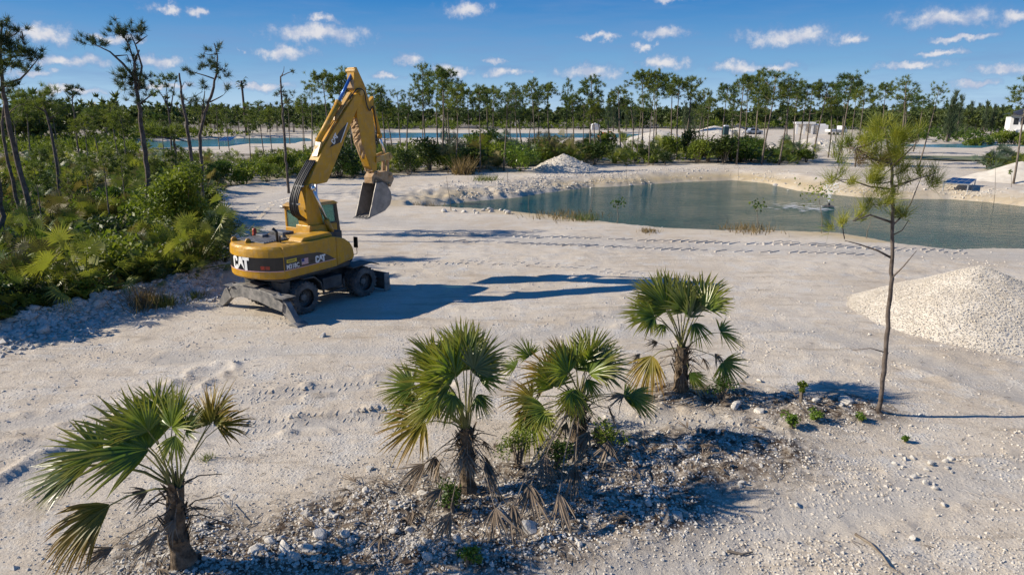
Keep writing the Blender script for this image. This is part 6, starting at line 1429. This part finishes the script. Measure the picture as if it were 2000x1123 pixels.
# portable toilet
p = at(1417, 264); pt = thing('portable_toilet', 'dark teal portable toilet beside the parked cars', 'portable toilet', (p[0], p[1], gz(p[0], p[1]))); a_ = MB(); a_.box(-.6, .6, -.6, .6, 0, 2.1); a_.build('cabin', M['teal'], pt, bevel=.03); a_ = MB(); a_.prism([(-.65, 2.1), (.65, 2.1), (.4, 2.4), (-.4, 2.4)], -.65, .65); a_.build('roof', M['carwhite'], pt); a_ = MB(); a_.box(-.42, .42, -.63, -.6, .1, 1.95); a_.build('door', M['teal'], pt)
pt.scale = (1.1,) * 3
# orange digger far off
p = at(1178, 268); dg = thing('orange_digger', 'small orange tracked digger working beyond the belt of pines', 'digger', (p[0], p[1], gz(p[0], p[1])), .3); a_ = MB(); a_.box(-1.7, 1.7, -1.3, -.7, 0, .8); a_.box(-1.7, 1.7, .7, 1.3, 0, .8); a_.build('tracks', M['dark'], dg, bevel=.1); a_ = MB(); a_.box(-2.2, 1.2, -1.3, 1.3, .9, 2.0); a_.box(.1, 1.4, .1, 1.2, 2.0, 2.9); a_.build('body', M['orange'], dg, bevel=.1); a_ = MB(); a_.prism([(.9, 1.6), (3.0, 3.4), (5.2, 2.2), (5.2, 1.9), (3.0, 3.0), (1.2, 1.4)], -.5, -.1); a_.prism([(5.1, 2.1), (4.9, .6), (5.4, .3), (5.7, .9), (5.4, 2.1)], -.6, 0); a_.build('boom', M['orange'], dg); dg.scale = (.6,) * 3
# disguised antenna tower
p = aty(476, 205, 190); tw_ = thing('antenna_tower', 'tall brown antenna tower dressed as a palm tree above the forest', 'tower', (p[0], 190, 0)); ztop = aty(472, 158, 190)[2]; a_ = MB(); a_.tube([(0, 0, 0), (0, 0, ztop)], [.34, .26], 12); a_.build('mast', M['pole'], tw_)
rgt = random.Random(2)
for q in range(26):
    a2 = q * 2.4; f_ = MB(); L = rgt.uniform(1.2, 2.1); el_ = rgt.uniform(-.3, .9); o_ = np.array([math.cos(a2), math.sin(a2), 0]); z = ztop - rgt.uniform(0, 2.2); mdp = o_ * L * .6 + np.array([0, 0, z + el_ * L * .6]); tip = o_ * L + np.array([0, 0, z + el_ * L * .5 - .3]); s_ = np.array([-o_[1], o_[0], 0]) * .28
    f_.add([(0, 0, z), mdp - s_, tip, mdp + s_, mdp + np.array([0, 0, .15])], [(0, 1, 4), (0, 4, 3), (1, 2, 4), (4, 2, 3)]); f_.build('antenna_leaf', M['needle_dark'], tw_)
# rubble heaps beyond the belt
for q, (lab, px_, py_, r_, h_) in enumerate([('grey rubble heap beyond the belt of pines near the orange digger', 1285, 276, 6, 2.4), ('tan earth heap before the portable toilet', 1395, 262, 6, 2.4), ('low earth heap beside the black car', 1440, 262, 5, 1.8), ('broken rubble slope below the unfinished white building', 1590, 292, 6, 2.0)]):
    p = at(px_, py_); heap(lab, p[0], p[1], r_, h_, 400, 20 + q, 1.5, (0, 0), .16)


# the far woods: one mass of crowns out to the horizon
def wood(name, pts_, seed, m, n=46, L=1.1, w_=.42, hr=(6, 8.5), trunks=True):
    rg_ = np.random.RandomState(seed); mb = MB(); cen, dr = [], []
    for (x, y) in pts_:
        h_ = rg_.uniform(*hr); r_ = rg_.uniform(1.3, 2.6)
        for q in range(11):
            v = rg_.normal(0, .5, 3); cen.append((x + v[0] * r_, y + v[1] * r_, max(.5, h_ * (.68 + v[2] * .30)))); dr.append(nrm(v + np.array([0, -.2, .7])))
        if trunks and rg_.rand() < .5: mb.tube([(x, y, -.2), (x + rg_.normal(0, .2), y, h_ * .8)], [.14, .06], 3, 1, cap=False)
    needles(mb, cen, dr, n, L, w_, .9, rg_, 0); o = mb.build(name, [M[m], M['barkpale']]); return tag(o, kind='stuff')


rw = random.Random(31)


def wood_pts(n, d0, d1, x0, x1):
    o_ = []
    while len(o_) < n:
        Yd = math.exp(rw.uniform(math.log(d0), math.log(d1))); px_ = rw.uniform(x0, x1); x = (px_ - 1000) / FPX * Yd
        if 250 < px_ < 660 and Yd < 165: continue
        if px_ < 660 and min(sdist(np.array([x]), np.array([Yd]), W_)[0] for W_ in FARW) < 8: continue
        if px_ > 1880 and Yd < 160: continue
        o_.append((x, Yd))
    return o_


wood('forest', wood_pts(620, 120, 320, -200, 700), 1, 'forest', n=19, L=1.15, w_=.62, hr=(5.2, 9.0))
wood('forest', wood_pts(520, 255, 340, 620, 2250), 3, 'forest', n=18, L=1.5, w_=.95, hr=(4.5, 8.2))
wood('forest', wood_pts(170, 185, 260, 1660, 2300), 4, 'forest', n=19, L=1.2, w_=.75, hr=(3.8, 7.4))
wood('forest', wood_pts(420, 330, 1500, -250, 2300), 2, 'forest', n=16, L=2.4, w_=2.4, hr=(6, 9.5), trunks=False)
# undergrowth between
def undergrowth(poly_pts, n, seed, dmin, dmax, pr, hr=(.8, 1.8)):
    r_ = random.Random(seed); o_ = []; mb = MB(); rg_ = np.random.RandomState(seed); cen, dr = [], []
    while len(o_) < n:
        Yd = math.exp(r_.uniform(math.log(dmin), math.log(dmax))); px_ = r_.uniform(*pr); x = (px_ - 1000) / FPX * Yd
        if min(sdist(np.array([x]), np.array([Yd]), W_)[0] for W_ in FARW) < 5: o_.append(None); continue
        if poly_pts is not None and sdist(np.array([x]), np.array([Yd]), poly_pts)[0] > -1.2: o_.append(None); continue
        o_.append((x, Yd)); h_ = r_.uniform(*hr)
        for q in range(9): v = rg_.normal(0, .6, 3); cen.append((x + v[0] * h_, Yd + v[1] * h_, max(.1, h_ * (.5 + .35 * v[2])) + gz(x, Yd))); dr.append(nrm(v + np.array([0, 0, .7])))
    needles(mb, cen, dr, 11, .55 * (dmin / 40) ** .5, .13 * (dmin / 40) ** .5, .9, rg_, 0); return tag(mb.build('undergrowth', M['shrub']), kind='stuff')


undergrowth(THICK, 420, 3, 20, 110, (-200, 620), (.5, 1.1))
undergrowth(BAND, 560, 4, 56, 118, (420, 1700), (.9, 2.0))
undergrowth(None, 420, 5, 245, 300, (600, 2250), (2.2, 4.4))
undergrowth(None, 200, 8, 158, 185, (240, 680), (1.4, 3.0))
undergrowth(None, 260, 7, 132, 200, (1670, 2300), (1.3, 2.8))
undergrowth(None, 260, 6, 100, 160, (-200, 280), (1.0, 2.4))
# feathery casuarinas on the skyline
GC = 'casuarinas on the skyline'
rgc = np.random.RandomState(12); cz = thing('casuarina', 'feathery upright casuarina tree on the far skyline', 'casuarina', (0, 0, 0), 0, GC); a_ = MB(); a_.tube([(0, 0, 0), (0, 0, 9)], [.2, .05], 6); a_.build('trunk', M['bark'], cz); a_ = MB(); cen, dr = [], []
for q in range(130): f_ = rgc.rand(); r_ = 1.0 * (1 - f_) + .12; an = rgc.uniform(0, 6.28); cen.append((math.cos(an) * r_ * rgc.rand(), math.sin(an) * r_ * rgc.rand(), 1.5 + 8.0 * f_)); dr.append((math.cos(an) * .5, math.sin(an) * .5, 1.0))
needles(a_, cen, dr, 7, 1.2, .11, .22, rgc); a_.build('crown', M['casuarina'], cz)
lst = [(1868, 178, 150), (1880, 186, 155), (1862, 190, 150), (1900, 198, 190), (1915, 202, 200), (1930, 202, 195), (1945, 204, 200), (1960, 205, 200), (1190, 186, 220), (1200, 192, 225), (1210, 198, 220), (1350, 200, 200), (1360, 198, 205), (1340, 202, 200), (1372, 204, 210), (1225, 200, 230), (1240, 205, 240), (1760, 208, 220), (1745, 206, 220), (1770, 205, 220)]
for i_, (x, yt, D) in enumerate(lst):
    p = aty(x, yt, D); sc_ = p[2] / 9.8
    if i_ == 0: cz.location = (p[0], D, 0); cz.scale = (sc_,) * 3
    else: copy_tree(cz, (p[0], D, 0), rg.uniform(0, 6), sc_)
